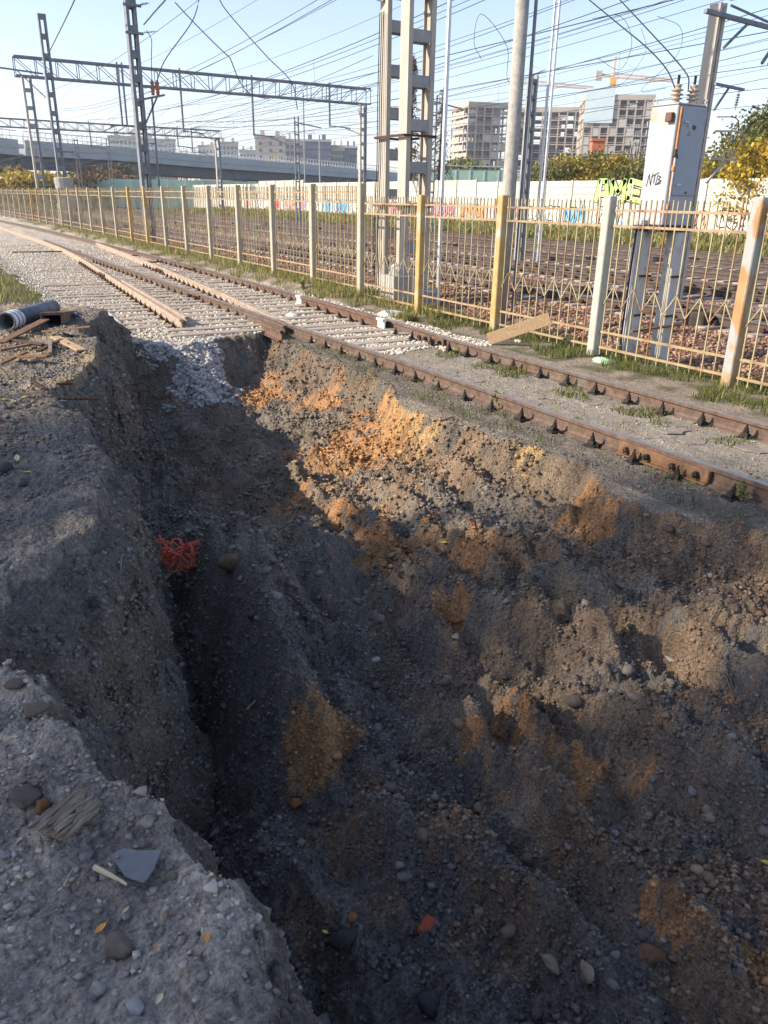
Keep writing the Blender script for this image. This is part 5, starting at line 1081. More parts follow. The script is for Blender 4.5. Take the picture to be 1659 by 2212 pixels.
def crane(px, base_py, top_py, d, jib, cjib, lab, rz):
    p = atD(px, base_py, d); tz = atD(px, top_py, d).z; t = empty('tower_crane', (p.x, p.y, 0), lab, 'crane', 'tower cranes on the building site', rz); s = .9
    MB().bar((0, 0, 0), (0, 0, .1), 3).build('crane_foot', 'site_concrete', t)
    for i, (sx, sy) in enumerate(((-s, -s), (s, -s), (s, s), (-s, s))): MB().bar((sx, sy, 0), (sx, sy, tz), .28).build('tower_leg', 'crane_pale', t)
    m = MB(); z = 0
    while z < tz-2: m.bar((-s, -s, z), (s, -s, z+2), .16); m.bar((s, -s, z), (-s, -s, z+2), .16); m.bar((-s, -s, z), (-s, s, z+2), .16); z += 2
    tag(m.build('tower_bracing', 'crane_pale', t), kind='stuff')
    MB().box((0, 0, tz+1), (2.4, 2.4, 2.6)).build('slewing_unit', 'crane_orange', t); MB().bar((0, 0, tz+2), (0, 0, tz+10), .8).build('tower_top', 'crane_pale', t)
    MB().bar((0, 0, tz+2.4), (jib, 0, tz+1.0), .6).build('jib_chord', 'crane_pale', t); MB().bar((0, 0, tz+4.0), (jib, 0, tz+1.8), .5).build('jib_chord', 'crane_pale', t)
    m = MB(); n = int(jib/2)
    for i in range(n): m.bar((jib*i/n, 0, tz+2.3-1.3*i/n), (jib*(i+.5)/n, 0, tz+3.9-2.1*i/n), .25); m.bar((jib*(i+.5)/n, 0, tz+3.9-2.1*i/n), (jib*(i+1)/n, 0, tz+2.3-1.3*(i+1)/n), .25)
    tag(m.build('jib_lattice', 'crane_pale', t), kind='stuff')
    MB().bar((0, 0, tz+2.6), (-cjib, 0, tz+3.6), .9).build('counter_jib', 'crane_pale', t); MB().box((-cjib, 0, tz+3), (2.5, 1.6, 3.4)).build('counterweight', 'site_concrete', t)
    MB().bar((0, 0, tz+10), (jib*.55, 0, tz+2.8), .14).build('tie_bar', 'crane_pale', t); MB().bar((0, 0, tz+10), (-cjib, 0, tz+4), .14).build('tie_bar', 'crane_pale', t)
crane(1296, 430, 182, 375, 24, 6, 'pale tower crane with an orange cab behind the tall concrete shell', R(-35)); crane(1128, 430, 196, 400, 28, 8, 'fainter tower crane behind the long concrete frame', R(-32))
# low house with red chimney, pale green screen
p = atD(1360, 430, 96); h = empty('brick_house', (p.x, p.y, 0), 'low dark-roofed house with a red brick chimney above the bushes', 'house', None, R(-35)); zt = atD(1330, 372, 96).z; zr = atD(1330, 343, 96).z
MB().box((0, 4, zt/2), (15, 8, zt)).build('wall', 'site_wall', h)
rf = MB().add([(-8, -.6, zt), (8, -.6, zt), (8, 8.6, zt), (-8, 8.6, zt), (-7, 4, zr), (7.6, 4, zr+.3)], [(0, 1, 5, 4), (2, 3, 4, 5), (1, 2, 5), (3, 0, 4), (3, 2, 1, 0)]).build('roof', 'roof_dark', h)
ch = MB().box((-3.6, 3.2, zr+.35), (1.35, 1.35, 3.4)).box((-3.6, 3.2, zr+2.0), (1.6, 1.6, .25)).build('chimney', 'chimney_brick', rf)
p = atD(1045, 400, 120); g_ = empty('green_screen', (p.x, p.y, 0), 'pale green noise screen behind the cream barrier, left of the round pole', 'barrier', None, math.atan2(-.5, .86)); zt = atD(1045, 367, 120).z
for i in range(10): MB().box((-9+2*i, 0, zt-1.1), (1.9, .15, 2.2)).build('screen_panel', 'barrier_green', g_); MB().box((-10+2*i, -.05, zt/2), (.14, .2, zt)).build('screen_post', 'barrier_post', g_)
MB().bar((-6, -.2, zt+.45), (10, -.2, zt+.45), .1).build('top_rail', 'galvanised', g_)
p = atD(330, 400, 150); g_ = empty('green_screen', (p.x, p.y, 0), 'green noise screen below the overpass at the left', 'barrier', None, math.atan2(-.35, .93)); zt = atD(330, 388, 150).z
for i in range(13): MB().box((-17+3*i, 0, zt/2), (2.9, .15, zt)).build('screen_panel', 'barrier_green', g_); MB().box((-18.5+3*i, -.05, zt/2), (.16, .22, zt+.1)).build('screen_post', 'barrier_post', g_)
# small masts scattered among the far tracks
for px, top, d, lab in ((163, 300, 100, 'thin far mast left of the ringed mast base'), (232, 300, 110, 'thin far mast between the two slotted masts'), (640, 252, 70, 'slender lattice mast with cross arms in front of the apartment blocks'), (940, 205, 60, 'slim lattice ladder mast right of the twin columns')):
    p = atD(px, top, d); q = empty('far_mast', (p.x, p.y, 0), lab, 'mast', 'thin masts among the far tracks')
    for dx in (-.16, .16): MB().bar((dx, 0, -.2), (dx, 0, p.z), .09).build('mast_leg', 'mast_steel_dark', q)
    m = MB(); z = .5
    while z < p.z: m.box((0, 0, z), (.3, .05, .10)); z += .7
    tag(m.build('rungs', 'mast_steel_dark', q), kind='stuff')
    if px > 600: MB().bar((-.2, 0, p.z-.4), (2.2, 0, p.z-.7), .08).build('cross_arm', 'mast_steel_dark', q)
# unseen at left: house added to shade the near cut, two trees for dapples
ga = empty('shade_house', (-25.5, 10.0, 0), 'tall narrow pale plastered house added left of the cut to shade it, out of view', 'building')
MB().box((0, .20, 6.3), (7, 4.6, 13.4)).build('wall', 'block_cream', ga); MB().box((0, .20, 13.15), (7.6, 5.0, .3)).build('roof', 'roof_dark', ga)
MB().box((0, 4.01, 5.0), (7, 3.0, 10.8)).build('annex_wall', 'block_cream', ga); MB().box((0, 4.15, 10.55), (7.4, 3.2, .3)).build('annex_roof', 'roof_dark', ga)
tree('shade_tree', (-25.0, 14.2, 0), 19.6, 1.9, 'yellow', 3600, .30, 'tall yellowing tree beside the plastered house, out of view', None, .5, 301)
tree('shade_tree', (-25.4, 10.2, 0), 20.6, 2.6, 'yellow', 8000, .32, 'broad tall yellowing tree behind the plastered house, out of view', None, .55, 302)
# thin autumn haze over the whole place
hz, ht, hb = nt('haze'); ht.nodes.remove(hb); vol = ht.nodes.new('ShaderNodeVolumePrincipled'); vol.inputs['Color'].default_value = (.86, .91, 1.0, 1); vol.inputs['Density'].default_value = 0.00045; vol.inputs['Anisotropy'].default_value = 0.3
ht.links.new(vol.outputs[0], ht.nodes['Material Output'].inputs['Volume']); MATS['haze'] = hz
tag(MB().box((300, 640, 48), (2500, 1900, 104)).build('haze', 'haze'), 'faint autumn haze', 'haze', kind='stuff')
# ================================================================== loose things on the bank and in the cut
rng6 = np.random.default_rng(66)
def rock(name, px, py, z, size, col, lab, cat='stone', rough=.16, group=None, sink=.36, rz=None, smooth=False, on=None):
    """one stone: a lumpy icosphere seen at (px,py) on the level z"""
    x, y, _ = G(px, py, z)
    for _ in range(6): 
        zz = zat(x, y); x, y, _ = G(px, py, .5*z+.5*zz); z = .5*z+.5*zz
    z = zat(x, y)
    V, F = ICO2; sx, sy, sz = size; Vn = V.copy(); o1 = rng6.uniform(0, 50)
    d = perlin(Vn[:, 0]*1.1+o1, Vn[:, 1]*1.1+Vn[:, 2]*.9, 5)*rough*1.6 + perlin(Vn[:, 0]*2.7+o1, Vn[:, 2]*2.7+Vn[:, 1], 6)*rough*.8
    for k in range(12):
        nrm = rng6.normal(size=3); nrm /= np.linalg.norm(nrm); t = Vn@nrm; c = rng6.uniform(.45, .78); Vn = Vn - np.outer(np.maximum(t-c, 0), nrm)*.85
    Vn = Vn*(1+d[:, None]); a = rng6.uniform(0, 2*PI) if rz is None else rz
    Vn = Vn*np.array([sx, sy, sz])*.46; c_, s_ = math.cos(a), math.sin(a); Vn = np.c_[Vn[:, 0]*c_-Vn[:, 1]*s_, Vn[:, 0]*s_+Vn[:, 1]*c_, Vn[:, 2]]
    C = np.array(col)[None]*np.array((.80, .745, .68))*(1 + .28*perlin(V[:, 0]*3+o1, V[:, 1]*3+V[:, 2]*2, 7)[:, None])
    o = obj(name, np_mesh(name, Vn, F, 'stone_mix', np.clip(C, .01, .9), smooth), None, (x, y, z+sz*(.5-sink)))
    return tag(o, lab, cat, group)
DK, GY, LG, BR, OR_, WH = (.055, .050, .046), (.13, .125, .118), (.27, .265, .255), (.16, .125, .095), (.34, .17, .075), (.46, .45, .43)
ST = [ # px, py, level, size, colour, label
 (1237,1523,-.75,(.17,.12,.10),(.15,.135,.11),'large rounded tan boulder on the dark ridge right of centre'), (1170,1535,-.8,(.13,.10,.08),DK,'dark lumpy clod just left of the tan boulder'), (1212,1545,-.8,(.05,.05,.04),(.12,.11,.10),'small round pebble under the tan boulder, left one'), (1242,1552,-.8,(.05,.05,.045),GY,'small round pebble under the tan boulder, right one'),
 (1302,1600,-.8,(.085,.07,.06),(.19,.19,.19),'grey cobble below the tan boulder'), (1052,1447,-.92,(.075,.065,.06),LG,'pale angular stone left of the long ridge'), (1447,1425,-.65,(.10,.04,.03),WH,'flat elongated white stone on the right slope'), (1352,1428,-.7,(.075,.06,.05),LG,'pale wedge-shaped stone above the right ridge'), (812,1427,-1.0,(.07,.06,.055),WH,'bright white stone in the middle of the dark floor'),
 (715,1372,-1.05,(.10,.07,.06),(.16,.155,.15),'long grey stone upper left of the bright white stone'), (785,1530,-1.1,(.075,.065,.06),(.14,.14,.12),'greenish grey round stone low in the cut'), (750,1488,-1.1,(.12,.10,.09),DK,'blocky black clod in the cut floor'), (895,1678,-1.05,(.105,.10,.09),(.085,.085,.085),'dark grey cobble between the orange patches'), (868,1640,-1.05,(.11,.08,.07),DK,'black oval stone left of the dark grey cobble'),
 (640,1740,-1.15,(.11,.09,.08),OR_,'orange crumbly lump at the edge of the left orange patch'), (1140,1862,-1.0,(.125,.11,.095),(.20,.165,.13),'large brownish stone in the lower middle'), (740,2040,-1.22,(.17,.15,.13),(.062,.06,.052),'big dark boulder near the bottom centre'), (925,2180,-1.15,(.15,.13,.12),(.075,.075,.08),'blunt dark block at the bottom edge of the cut'), (1345,1668,-.9,(.075,.06,.05),(.19,.185,.17),'grey stone right of the centre orange patch'),
 (1475,1925,-.92,(.055,.05,.04),(.33,.34,.36),'small bluish white stone at the lower right'), (1408,1685,-.85,(.05,.05,.045),(.24,.24,.24),'small light round stone at the right, above the pale sand slope'), (1500,1688,-.82,(.08,.06,.05),(.25,.25,.25),'flat light grey stone on the right slope'), (1330,1805,-.95,(.055,.05,.045),(.35,.36,.38),'bluish angular stone in the right half'), (1228,1830,-.98,(.06,.05,.045),LG,'pale angular stone left of the brownish one'),
 (1268,2110,-1.02,(.12,.09,.16),(.36,.30,.22),'upright cream-coloured clod near the bottom'), (1190,2085,-1.05,(.13,.09,.07),(.32,.28,.22),'cream crumbly clod left of the upright one'), (760,1990,-1.2,(.09,.08,.06),OR_,'orange lump above the big dark boulder'), (1400,2068,-.95,(.16,.13,.11),(.21,.13,.08),'large brown lump at the bottom right'), (500,1218,-.85,(.30,.22,.20),(.19,.145,.09),'big brown boulder beside the orange net'),
 (556,1130,-1.05,(.12,.10,.08),(.20,.20,.20),'grey stone beyond the orange net'), (870,1262,-.9,(.14,.10,.09),DK,'dark stone at the foot of the long ridge'), (985,1345,-.85,(.12,.10,.08),OR_,'orange lump on the long ridge'), (1445,1140,-.35,(.20,.10,.07),(.13,.12,.115),'flat slab-like stone stuck in the bank below the rail joint'), (1010,1240,-.85,(.14,.12,.10),(.24,.14,.075),'rusty clod in the upper middle of the cut'), (690,1235,-1.0,(.11,.09,.08),LG,'pale stone right of the orange net'),
 (320,1777,.43,(.055,.05,.045),(.33,.33,.29),'small pale square stone on the near bank edge'), (255,2045,.42,(.13,.095,.08),(.17,.155,.135),'long smooth brown stone on the near bank'), (60,1725,.43,(.13,.11,.07),(.13,.12,.105),'flat dark stone left of the rotten wood'), (205,1805,.43,(.04,.04,.035),(.28,.28,.27),'light pebble right of the rotten wood, upper'), (190,1850,.43,(.055,.045,.04),(.25,.25,.25),'light pebble right of the rotten wood, lower'), (35,1480,.42,(.09,.07,.05),(.16,.14,.12),'rounded stone on the bank lip at the left edge'),
 (80,1535,.42,(.13,.09,.07),(.16,.14,.115),'large rounded clod on the bank lip'), (293,2180,.42,(.075,.05,.04),(.40,.40,.40),'white streaked stone at the bottom left'), (210,2140,.42,(.05,.05,.045),(.34,.34,.33),'pale round stone near the bottom left'), (440,2110,.42,(.045,.035,.03),(.30,.30,.29),'pale stone on the near bank, right part'), (445,1950,.43,(.04,.03,.03),(.33,.31,.27),'cream pebble near the bank edge'), (230,1890,.43,(.07,.055,.04),(.26,.25,.22),'pale stone beside the grey shard'), (95,1745,.43,(.06,.05,.06),(.22,.12,.06),'rusty lump left of the rotten wood'),
 (370,1895,.43,(.055,.04,.045),(.21,.19,.16),'upright brown pebble right of the grey shard'), (275,1975,.43,(.05,.03,.03),(.33,.33,.32),'slim white pebble in the middle of the near bank'), (15,1850,.43,(.04,.03,.03),(.28,.30,.34),'bluish pebble at the left edge'), (250,1392,-.1,(.05,.045,.02),(.33,.32,.30),'pale angular flake on the notch slope'), (215,1388,-.1,(.07,.06,.05),(.07,.063,.056),'dark clod beside the pale flake'), (238,1322,.1,(.03,.03,.025),(.30,.28,.24),'cream pebble high on the notch slope'), (10,1230,.42,(.09,.07,.06),(.26,.26,.25),'grey block on the bank at the left edge'), (45,1210,.43,(.07,.06,.05),(.24,.21,.17),'sandy stone on the bank beside the notch'),
 (10,1020,.43,(.18,.15,.13),(.085,.08,.078),'large dark stone on the bank at the left edge'), (48,1045,.43,(.09,.08,.06),(.12,.11,.10),'smaller dark stone on the bank next to the large one'), (78,985,.43,(.10,.06,.05),(.28,.28,.29),'pale stone behind the yellow leaf')]
for px, py, z, sz, c, lab in ST: rock('stone', px, py, z, sz, c, lab, group='stones about the cut')
def at_ground(px, py, z):
    x, y, _ = G(px, py, z)
    for _ in range(8): zz = zat(x, y); z = .5*z+.5*zz; x, y, _ = G(px, py, z)
    return x, y, zat(x, y)
# half brick
x, y, z = at_ground(920, 2010, -1.15)
o = bevel(MB().box((0, 0, 0), (.095, .06, .055)).build('brick', 'brick_red', None, (x, y, z+.02), rot=(.35, -.25, .5)), .008, 2); tag(o, 'broken red brick half buried in the dark soil', 'brick')
# grey shard of sheet
x, y, z = at_ground(285, 1880, .43)
o = MB().prism([(-.062, .036), (-.033, .055), (.013, .040), (.075, .033), (.065, -.026), (.055, -.055), (.045, -.065), (-.007, -.039), (-.036, .0)], (0, 0, 0), (1, 0, 0), (0, 1, 0), .005).build('sheet_shard', 'glass_grey', None, (x, y, z+.02), rot=(.06, -.10, -.45)); tag(o, 'smooth grey triangular shard lying on the near bank', 'shard')
# rotten wood chunk: splintered layers
x, y, z = at_ground(150, 1775, .43); t = empty('rotten_wood', (x, y, z), 'weathered splintered chunk of wood lying on the near bank', 'wood', None, .55)
rw = random.Random(8)
for k in range(11):
    l = rw.uniform(.11, .20); yy = -.055+.011*k+rw.uniform(-.004, .004); n = 7
    P = [(-l/2+l*i/(n-1)+rw.uniform(-.006, .006), rw.uniform(-.004, .004)) for i in range(n)]
    m = MB(); m.tube([(a, yy+b_, .022+.016*math.sin(PI*k/10)+rw.uniform(-.004, .006)) for a, b_ in P], [rw.uniform(.006, .012)*(1 if 0 < i < n-1 else .4) for i in range(n)], 5); m.build('splinter', 'old_wood', t)
bevel(MB().box((0, 0, .012), (.13, .10, .03)).build('wood_core', 'old_wood', t), .01)
# orange barrier net, crumpled
x, y, z = at_ground(412, 1215, -.7); t = empty('barrier_net', (x, y, z), 'crumpled orange plastic barrier net in the cut at the foot of the wall', 'net', None, -.53)
def net_pt(u, v):
    a = u*5.2; r_ = .30*(1-.25*v); return Vector(((u-.5)*.60 + .07*math.sin(v*9+u*4), (v-.5)*.28 + .06*math.sin(u*14+v*3), -.01 + .09*abs(math.sin(u*7+v*2.3)) + .05*math.sin(v*11+u*5) + .03*math.cos(u*23)))
nu, nv = 15, 9
for i in range(nu): MB().tube(catmull([net_pt(i/(nu-1), j/(nv-1)) + Vector(rng6.normal(size=3)*.018) for j in range(nv)], 3), .0075, 4).build('net_strand', 'net_orange', t)
for j in range(nv): MB().tube(catmull([net_pt(i/(nu-1), j/(nv-1)) + Vector(rng6.normal(size=3)*.018) for i in range(nu)], 3), .0075, 4).build('net_strand', 'net_orange', t)
# pipe with taped end, slotted steel beam, short pipe, rail spike pipe on the far bank
def beam_between(a, b): d = Vector(b)-Vector(a); return d.length, math.atan2(d.y, d.x), math.atan2(d.z, math.hypot(d.x, d.y))
p0, p1 = Vector(G(12, 690, .55)), Vector(G(112, 654, .5)); p0.z = zat(p0.x, p0.y)+.10; p1.z = zat(p1.x, p1.y)+.09
t = empty('steel_pipe', p0, 'dark blue-grey pipe with a taped open end lying on the far bank', 'pipe'); d = p1-p0
b = MB(); n = 20; ring = lambda r, u: [d*u + (d.normalized().cross(Vector((0, 0, 1))).normalized()*math.cos(q) + Vector((0, 0, 1))*math.sin(q))*r for q in [2*PI*i/n for i in range(n)]]
V = ring(.12, 0)+ring(.12, 1)+ring(.10, 0)+ring(.10, 1); F = []
for i in range(n): j = (i+1) % n; F += [(i, j, n+j, n+i), (2*n+i, 3*n+i, 3*n+j, 2*n+j), (i, 2*n+i, 2*n+j, j), (n+i, n+j, 3*n+j, 3*n+i)]
b.add(V, F).build('pipe_wall', 'pipe_blue', t, smooth=True)
for u0, u1 in ((.0, .055), (.075, .13), (.145, .19)):
    b = MB(); V = ring(.126, u0)+ring(.126, u1); b.add(V, [(i, (i+1) % n, n+(i+1) % n, n+i) for i in range(n)]).build('white_tape', 'tape_white', t, smooth=True)
q0, q1 = Vector(G(112, 692, .5)), Vector(G(170, 612, .5)); q0.z = zat(q0.x, q0.y)+.20; q1.z = zat(q1.x, q1.y)+.16; d = q1-q0
t = empty('steel_beam', q0, 'rusty slotted steel beam leaning across the pipe on the far bank', 'beam'); s_ = d.normalized().cross(Vector((0, 0, 1))).normalized()
b = MB(); b.bar((0, 0, 0), d, .30, .035, s_.cross(d)); ob_ = b.build('flange', 'steel_rust', t)
b = MB(); b.bar(s_*.13+Vector((0, 0, -.07)), d+s_*.13+Vector((0, 0, -.07)), .03, .13, s_.cross(d)); b.build('web', 'steel_rust', t)
b = MB(); b.bar(-s_*.13+Vector((0, 0, -.07)), d-s_*.13+Vector((0, 0, -.07)), .03, .13, s_.cross(d)); b.build('web', 'steel_rust', t)
for u in (.12, .3, .48, .66, .84):
    c = d*u; MB().bar(c-d.normalized()*.05+Vector((0, 0, .0185))-s_*.06, c+d.normalized()*.05+Vector((0, 0, .0185))+s_*.0, .05, .006, s_.cross(d)).build('slot', 'ink_black', t)
def log(name, a, b_, r, m, lab, cat, n=8, lift=None):
    A, B = Vector(G(*a)), Vector(G(*b_)); A.z = zat(A.x, A.y)+(lift or r*.7); B.z = zat(B.x, B.y)+(lift or r*.7)
    return tag(MB().tube([(0, 0, 0), B-A], r, n).build(name, m, None, A, smooth=True), lab, cat)
log('short_pipe', (165, 675, .45), (200, 640, .45), .06, 'pipe_blue', 'thin blue-grey pipe right of the slotted beam', 'pipe'); log('iron_stake', (228, 612, .45), (292, 640, .4) if False else (255, 632, .42), .035, 'pole_concrete', 'short grey pipe stub poking up at the far bank end', 'pipe')
PLK = [((0,728,.45),(100,700,.45),.22,'rot_wood','long dark plank in front of the pipe'),((95,712,.45),(205,735,.45),.16,'rot_wood','splintered brown plank at the right of the wood heap'),((140,720,.45),(205,712,.45),.20,'fastener_black','charred black plank piece behind the splintered one'),((120,735,.45),(178,770,.45),.20,'plank','reddish broken board in the wood heap'),((0,760,.45),(70,752,.45),.12,'rot_wood','thin board at the left of the wood heap'),((20,775,.45),(110,790,.45),.14,'rot_wood','dark board low in the wood heap'),((60,750,.45),(150,762,.45),.12,'fastener_black','blackened board in the middle of the wood heap'),((85,772,.45),(135,742,.45),.10,'rust_dark','short dark stick across the wood heap'),((0,785,.45),(60,775,.45),.10,'rot_wood','broken slat at the near left of the wood heap'),((110,775,.45),(112,752,.45),.07,'old_wood','small upright wood chip in the heap'),((30,742,.45),(95,760,.45),.08,'rust_dark','thin strip on the wood heap'),((65,792,.45),(105,778,.45),.06,'plank','orange-brown chip below the wood heap')]
for k, (a, b_, w, m, lab) in enumerate(PLK):
    A, B = Vector(G(*a)), Vector(G(*b_)); A.z = zat(A.x, A.y)+.03+.018*(k % 4); B.z = zat(B.x, B.y)+.03+.022*((k+2) % 4)
    o = MB().bar((0, 0, 0), B-A, w*.55, .022).build('plank', m, None, A, rot=(rw.uniform(-.05, .05), 0, 0)); tag(bevel(o, .004), lab, 'wood', 'broken boards on the bank')
# rebar and chains
def rebar(a, b_, lab, r=.011):
    A, B = Vector(G(*a)), Vector(G(*b_)); P = []
    n = 26
    for i in range(n+1):
        p = A.lerp(B, i/n); p.z = max(zat(A.x, A.y), zat(B.x, B.y))+.015; P.append(p-A)
    return tag(MB().tube(P, [r*(1.25 if i % 2 else .8) for i in range(n+1)], 6).build('rebar', 'rust_dark', None, A), lab, 'rebar')
rebar((72,952-105,.45),(105,965-97,.45) if False else (105,870,.45),'short ribbed steel rod on the sandy bank','' and 0 or .016); rebar((70,1000-0,.45) if False else (68,1000-122,.45),(215,1000-120,.45),'long dark ribbed rod lying across the sandy bank',.014); rebar((228,1000-148,.45) if False else (125,854,.45),(160,852,.45),'ribbed rod bit beside the small stones',.014)
# plank leaning against the fence, bags
A, B = Vector((8.55, 11.05, -.02)), Vector((9.05, 9.85, .52))
A = Vector(G(1055, 733, -.08)); B = A + Vector((.62, -.80, .42)); o = MB().bar((0, 0, 0), B-A, .035, .20).build('plank', 'plank', None, A); tag(bevel(o, .004), 'pale wooden plank leaning against the fence', 'wood')
def bag(px, py, z, s, m, lab):
    x, y, zz = at_ground(px, py, z); V, F = ICO3; Vn = V*np.array(s); Vn = Vn*(1+.22*perlin(V[:, 0]*2.5+px, V[:, 1]*2.5+V[:, 2]*2, 3)[:, None]); Vn[:, 2] = np.maximum(Vn[:, 2], -s[2]*.3)
    o = obj('plastic_bag', np_mesh('plastic_bag', Vn, F, m, None, True), None, (x, y, zz+s[2]*.28)); return tag(o, lab, 'bag')
bag(850, 683, -.1, (.28, .36, .09), 'bag_white', 'white sack lying at the foot of the fence by the step'); bag(632, 684, -.1, (.12, .2, .06), 'bag_white', 'small white packet between the turnout rails'); bag(1300, 783, -.17, (.10, .17, .06), 'bag_green', 'pale green plastic bag in the grass by the fence'); bag(1118, 738, -.12, (.05, .1, .03), 'bag_white', 'white scrap in the grass beyond the siding rail')
bag(135, 865, .45, (.03, .05, .012), 'tape_white', 'tiny blue and white wrapper on the sandy bank')
# concrete lumps behind the twin mast
x, y, _ = G(868, 620, -.2); o = bevel(MB().box((0, 0, .35), (.55, .6, .7)).lathe([(.2, .7), (.19, .85), (.1, .95), (.02, .97)], n=10).build('concrete_block', 'wall_concrete', None, (9.75, 16.3, -.25)), .03); tag(o, 'white concrete block with a rounded top behind the fence at the mast foot', 'block')
# fallen leaves
def leaf(px, py, z, s, m, lab, group=None, tilt=.3):
    x, y, zz = at_ground(px, py, z); V = [(0, 0, 0), (.30, .22, .05), (.62, .24, .06), (1.0, 0, .10), (.62, -.24, .07), (.30, -.22, .04), (.5, 0, -.02)]
    m_ = MB().add([(a*s, b_*s, c*s) for a, b_, c in V], [(0, 1, 6), (1, 2, 6), (2, 3, 6), (3, 4, 6), (4, 5, 6), (5, 0, 6)]); m_.tube([(0, 0, 0), (-.3*s, .02*s, .04*s)], .02*s, 3)
    return tag(m_.build('fallen_leaf', m, None, (x, y, zz+.012), rot=(rw.uniform(-tilt, tilt), rw.uniform(-tilt, tilt), rw.uniform(0, 6.3))), lab, 'leaf', group)
for px, py, z, s, m, lab in [(1640,1862,-.85,.07,'leaf_yellow','large yellow leaf at the right edge of the cut'),(1608,1515,-.68,.06,'leaf_yellow','yellow leaf on the right slope near the forked twig'),(50,1022,.45,.085,'leaf_yellow','bright yellow leaf on the bank near the large dark stone'),(38,1000,.45,.075,'leaf_pale','pale leaf standing behind the bright yellow one'),(13,922,.45,.08,'leaf_orange','orange leaf on the bank at the left edge'),(413,1748,-1.2,.045,'leaf_pale','pale leaf upright in the gully beside the near bank'),(232,1998,.43,.04,'leaf_orange','orange leaf beside the long smooth stone'),(320,944,-1.1,.11,'leaf_pale','pale leaf on the shaded floor by the far wall'),(305,962,-1.1,.08,'leaf_pale','thin pale leaf below the other on the shaded floor'),(710,2020,-1.2,.035,'leaf_yellow','curled yellow leaf on the big dark boulder'),(967,1180,-.85,.09,'leaf_yellow','yellow leaf in the upper middle of the cut'),(650,1280,-1.0,.07,'leaf_yellow','yellow leaf in the dark soil right of the boulder'),(1140,1012,-.2,.07,'leaf_orange','orange leaf beside the rail joint') if False else (1560,1008,-.15,.05,'leaf_orange','orange leaf on the ground below the rail joint'),(405,905,-1.1,.10,'leaf_yellow','yellowish leaf deep in the far shaded floor')]:
    leaf(px, py, z, s, m, lab)
for k in range(12): leaf(rw.uniform(5, 190), rw.uniform(840, 905), .45, rw.uniform(.05, .08), rw.choice(('leaf_yellow', 'leaf_orange', 'straw')), 'small dry leaf scattered on the sandy bank below the wood heap', 'dry leaves on the sandy bank')
for k in range(8): leaf(rw.uniform(60, 470), rw.uniform(1850, 2200), .43, rw.uniform(.014, .03), rw.choice(('leaf_pale', 'leaf_orange', 'straw')), 'tiny dry leaf scrap on the near bank', 'leaf scraps on the near bank')
# sticks, roots and straws
def twig(pts, r, m, lab, off=.012, name='twig'):
    P = []
    for px, py, z in pts: x, y, zz = at_ground(px, py, z); P.append(Vector((x, y, zz+off)))
    A = P[0].copy(); P = catmull([p-A for p in P], 6); n = len(P); return tag(MB().tube(P, [r*(1-.6*i/n) for i in range(n)], 5).build(name, m, None, A), lab, 'twig')
twig([(1520,1452,-.7),(1555,1490,-.7),(1590,1520,-.7)], .006, 'twig', 'pale forked twig on the right slope'); twig([(1575,1452+20,-.7),(1580,1500,-.7),(1560,1480,-.7)], .005, 'twig', 'side shoot of the forked twig')
twig([(958,912,-.3),(985,930,-.4),(1005,942,-.45)], .012, 'rot_wood', 'dark stick lying on the sunlit slope'); twig([(1430,1012,-.15),(1460,1015,-.15),(1500,1025,-.15),(1530,1030,-.15)], .006, 'twig_red', 'reddish twig in front of the rail joint', .05); twig([(1400,1060,-.2),(1440,1022,-.16)], .005, 'twig_red', 'short red twig crossing the other', .05)
twig([(205,1880,.43),(235,1895,.43),(262,1910,.43),(275,1918,.43)], .008, 'straw', 'pale dry stalk beside the grey shard'); twig([(265,1200,.3),(262,1235,.15),(270,1265,.05)], .008, 'twig', 'thin root hanging down the notch face', .02, 'root'); twig([(270,1260,.1),(285,1270,.05)], .005, 'twig', 'short rootlet on the notch face', .02, 'root'); twig([(115,1835,.43),(122,1820,.43)], .004, 'straw', 'orange straw left of the grey shard'); twig([(140,1920,.43),(160,1880,.43)], .004, 'straw', 'straw on the near bank'); twig([(535,1535,-1.2),(552,1528,-1.2)], .012, 'straw', 'pale wood chip in the dark gully'); twig([(1000,1475-20,-.95),(1010,1450,-.95)], .006, 'straw', 'small chip on the dark slope')
# ================================================================== weeds and grass
rgr = np.random.default_rng(23)
def grass(name, n, x0, x1, y0, y1, h, w, pal, lab, keep=None, yp=1.0):
    x = rgr.uniform(x0, x1, n); y = y0+(y1-y0)*rgr.uniform(0, 1, n)**yp
    k = keep(x, y) if keep else np.ones(n, bool); x, y = x[k], y[k]; z, _ = terrain(x, y); n = len(x)
    pa = np.array(pal); c = pa[rgr.integers(0, len(pa), n)]*rgr.uniform(.65, 1.35, (n, 1)); sc = .55+.45*(perlin(x*1.1, y*1.1, 7)+.5)
    return tag(blades(name, np.c_[x, y, z-.01], rgr.uniform(h[0], h[1], n)*sc, rgr.uniform(w[0], w[1], n), c, rgr, .8), lab, 'grass', kind='stuff')
GP = [(.10, .13, .03), (.16, .17, .045), (.24, .22, .07), (.08, .11, .03)]; YP = [(.30, .27, .08), (.22, .22, .065), (.38, .32, .13), (.15, .17, .05)]
grass('fence_grass', 16000, 8.15, 9.75, 2.5, 13.5, (.05, .20), (.003, .008), GP, 'low green grass along the foot of the right fence run', lambda x, y: perlin(x*1.7, y*1.2, 31) + .9*(x-8.75) > -.05)
grass('verge_grass', 15000, 8.25, 9.9, 13.5, 60, (.08, .34), (.006, .014), YP, 'yellow-green verge grass along the left fence run', lambda x, y: perlin(x*1.3, y*.7, 32) + .8*(x-8.7) > -.1, 1.7)
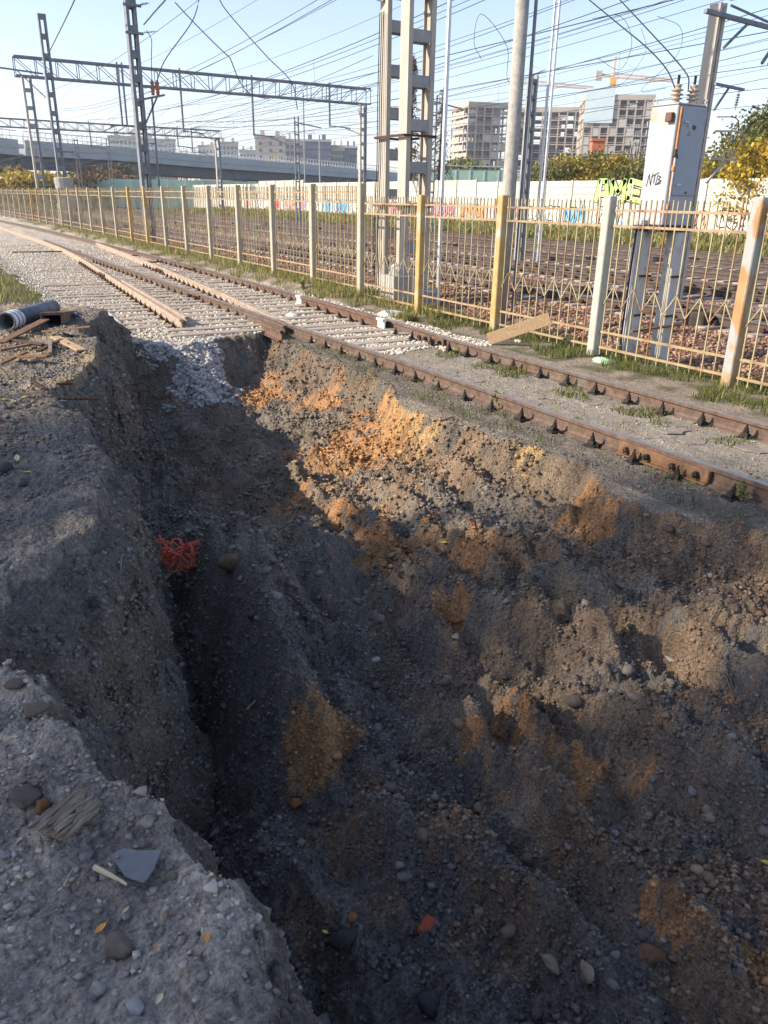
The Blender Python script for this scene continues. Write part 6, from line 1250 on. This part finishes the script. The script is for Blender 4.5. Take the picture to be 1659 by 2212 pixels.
grass('bank_grass', 5000, 0, 2.45, 16, 45, (.08, .3), (.006, .015), YP, 'grass on the verge at the far left', lambda x, y: (x < 2.2+.3*perlin(y*.6, x, 2)) & (perlin(x*.9, y*.9, 33) > -.3))
grass('barrier_grass', 26000, 35, 43.6, 22, 125, (.25, .75), (.03, .09), YP, 'tall weedy grass along the foot of the noise barrier', None, 1.3)
grass('rail_grass', 4200, 5.05, 5.62, 2.5, 13, (.03, .13), (.002, .005), GP+[(.22, .18, .08)], 'sparse weeds along the rail at the lip of the cut', lambda x, y: perlin(x*3, y*1.6, 34) > .10)
grass('gauge_weeds', 4200, 6.75, 7.30, 3.2, 10.5, (.03, .12), (.003, .009), GP, 'tiny weeds between the siding rails', lambda x, y: perlin(x*1.5, y*1.9, 35) > .12)
def weed(px, py, z, h, n, pal, lab, stalk=False, s=.035):
    x, y, zz = at_ground(px, py, z); t = empty('weed', (x, y, zz), lab, 'plant', 'weeds along the siding'); m = MB(); C = []
    for k in range(3 if not stalk else 2):
        a = rgr.uniform(0, 6.3); l = h*rgr.uniform(.7, 1); e = Vector((math.cos(a)*l*.22, math.sin(a)*l*.22, l)); m.tube([(0, 0, -.02), e*.5+Vector((0, 0, l*.05)), e], [.004, .003, .0015], 4)
        for q in rgr.uniform(.2, 1, n): p = e*q; C.append(np.array(p)+rgr.normal(size=3)*h*(.09 if not stalk else .04))
    m.build('stem', 'straw' if stalk else 'bark', t); C = np.array(C); pa = np.array(pal); leaves(C, rgr.uniform(.6, 1.3, len(C))*s, pa[rgr.integers(0, len(pa), len(C))]*rgr.uniform(.8, 1.3, (len(C), 1)), rgr, 'foliage', t, asp=.7)
for px, py, h, n, lab, stk, s in [(1240,935,.20,14,'green leafy weed in front of the siding rail, right of the mound',False,.05),(1345,950,.42,18,'tall thin stalk weed by the siding rail',True,.022),(1075,880,.22,16,'brownish weed clump by the siding rail',False,.04),(1045,860,.30,12,'dry stalk beside the brownish weed clump',True,.02),(940,830,.14,12,'low green weed at the lip of the cut',False,.04),(905,815,.12,10,'small weed left of the low green one',False,.04),(1600,1085,.16,16,'silvery weed below the rail at the right edge',False,.045),(1620,1065,.2,14,'grassy tuft at the right edge under the rail',False,.03),(1420,1000,.12,10,'small weed beside the rail joint',False,.035),(1190,905,.26,12,'dry stalks left of the leafy weed',True,.02),(1200,905-8,.3,8,'thin dead stem behind the dry stalks',True,.015),
        (735,735,.4,8,'thin dry stalk near the turnout',True,.02),(1130,800,.16,14,'dark green weed between the siding rails',False,.045),(985,770,.10,12,'low weed tuft between the siding rails, farther one',False,.04),(1470,890,.12,12,'low weed against the far siding rail',False,.04),(600,592,.30,40,'bushy green weed at the fence foot left of the step',False,.09),(655,625,.3,26,'weed clump at the fence foot by the tall post',False,.07),(530,575,.4,30,'tall weed beside the receding fence',False,.08),(800,655,.3,24,'weed beside the fence step',False,.06),(1330,775,.22,20,'weed growing through the fence by the cabinet legs',False,.05)]:
    weed(px, py, -.15, h, n, GP if not stk else [(.22, .17, .08), (.16, .14, .06)], lab, stk, s)
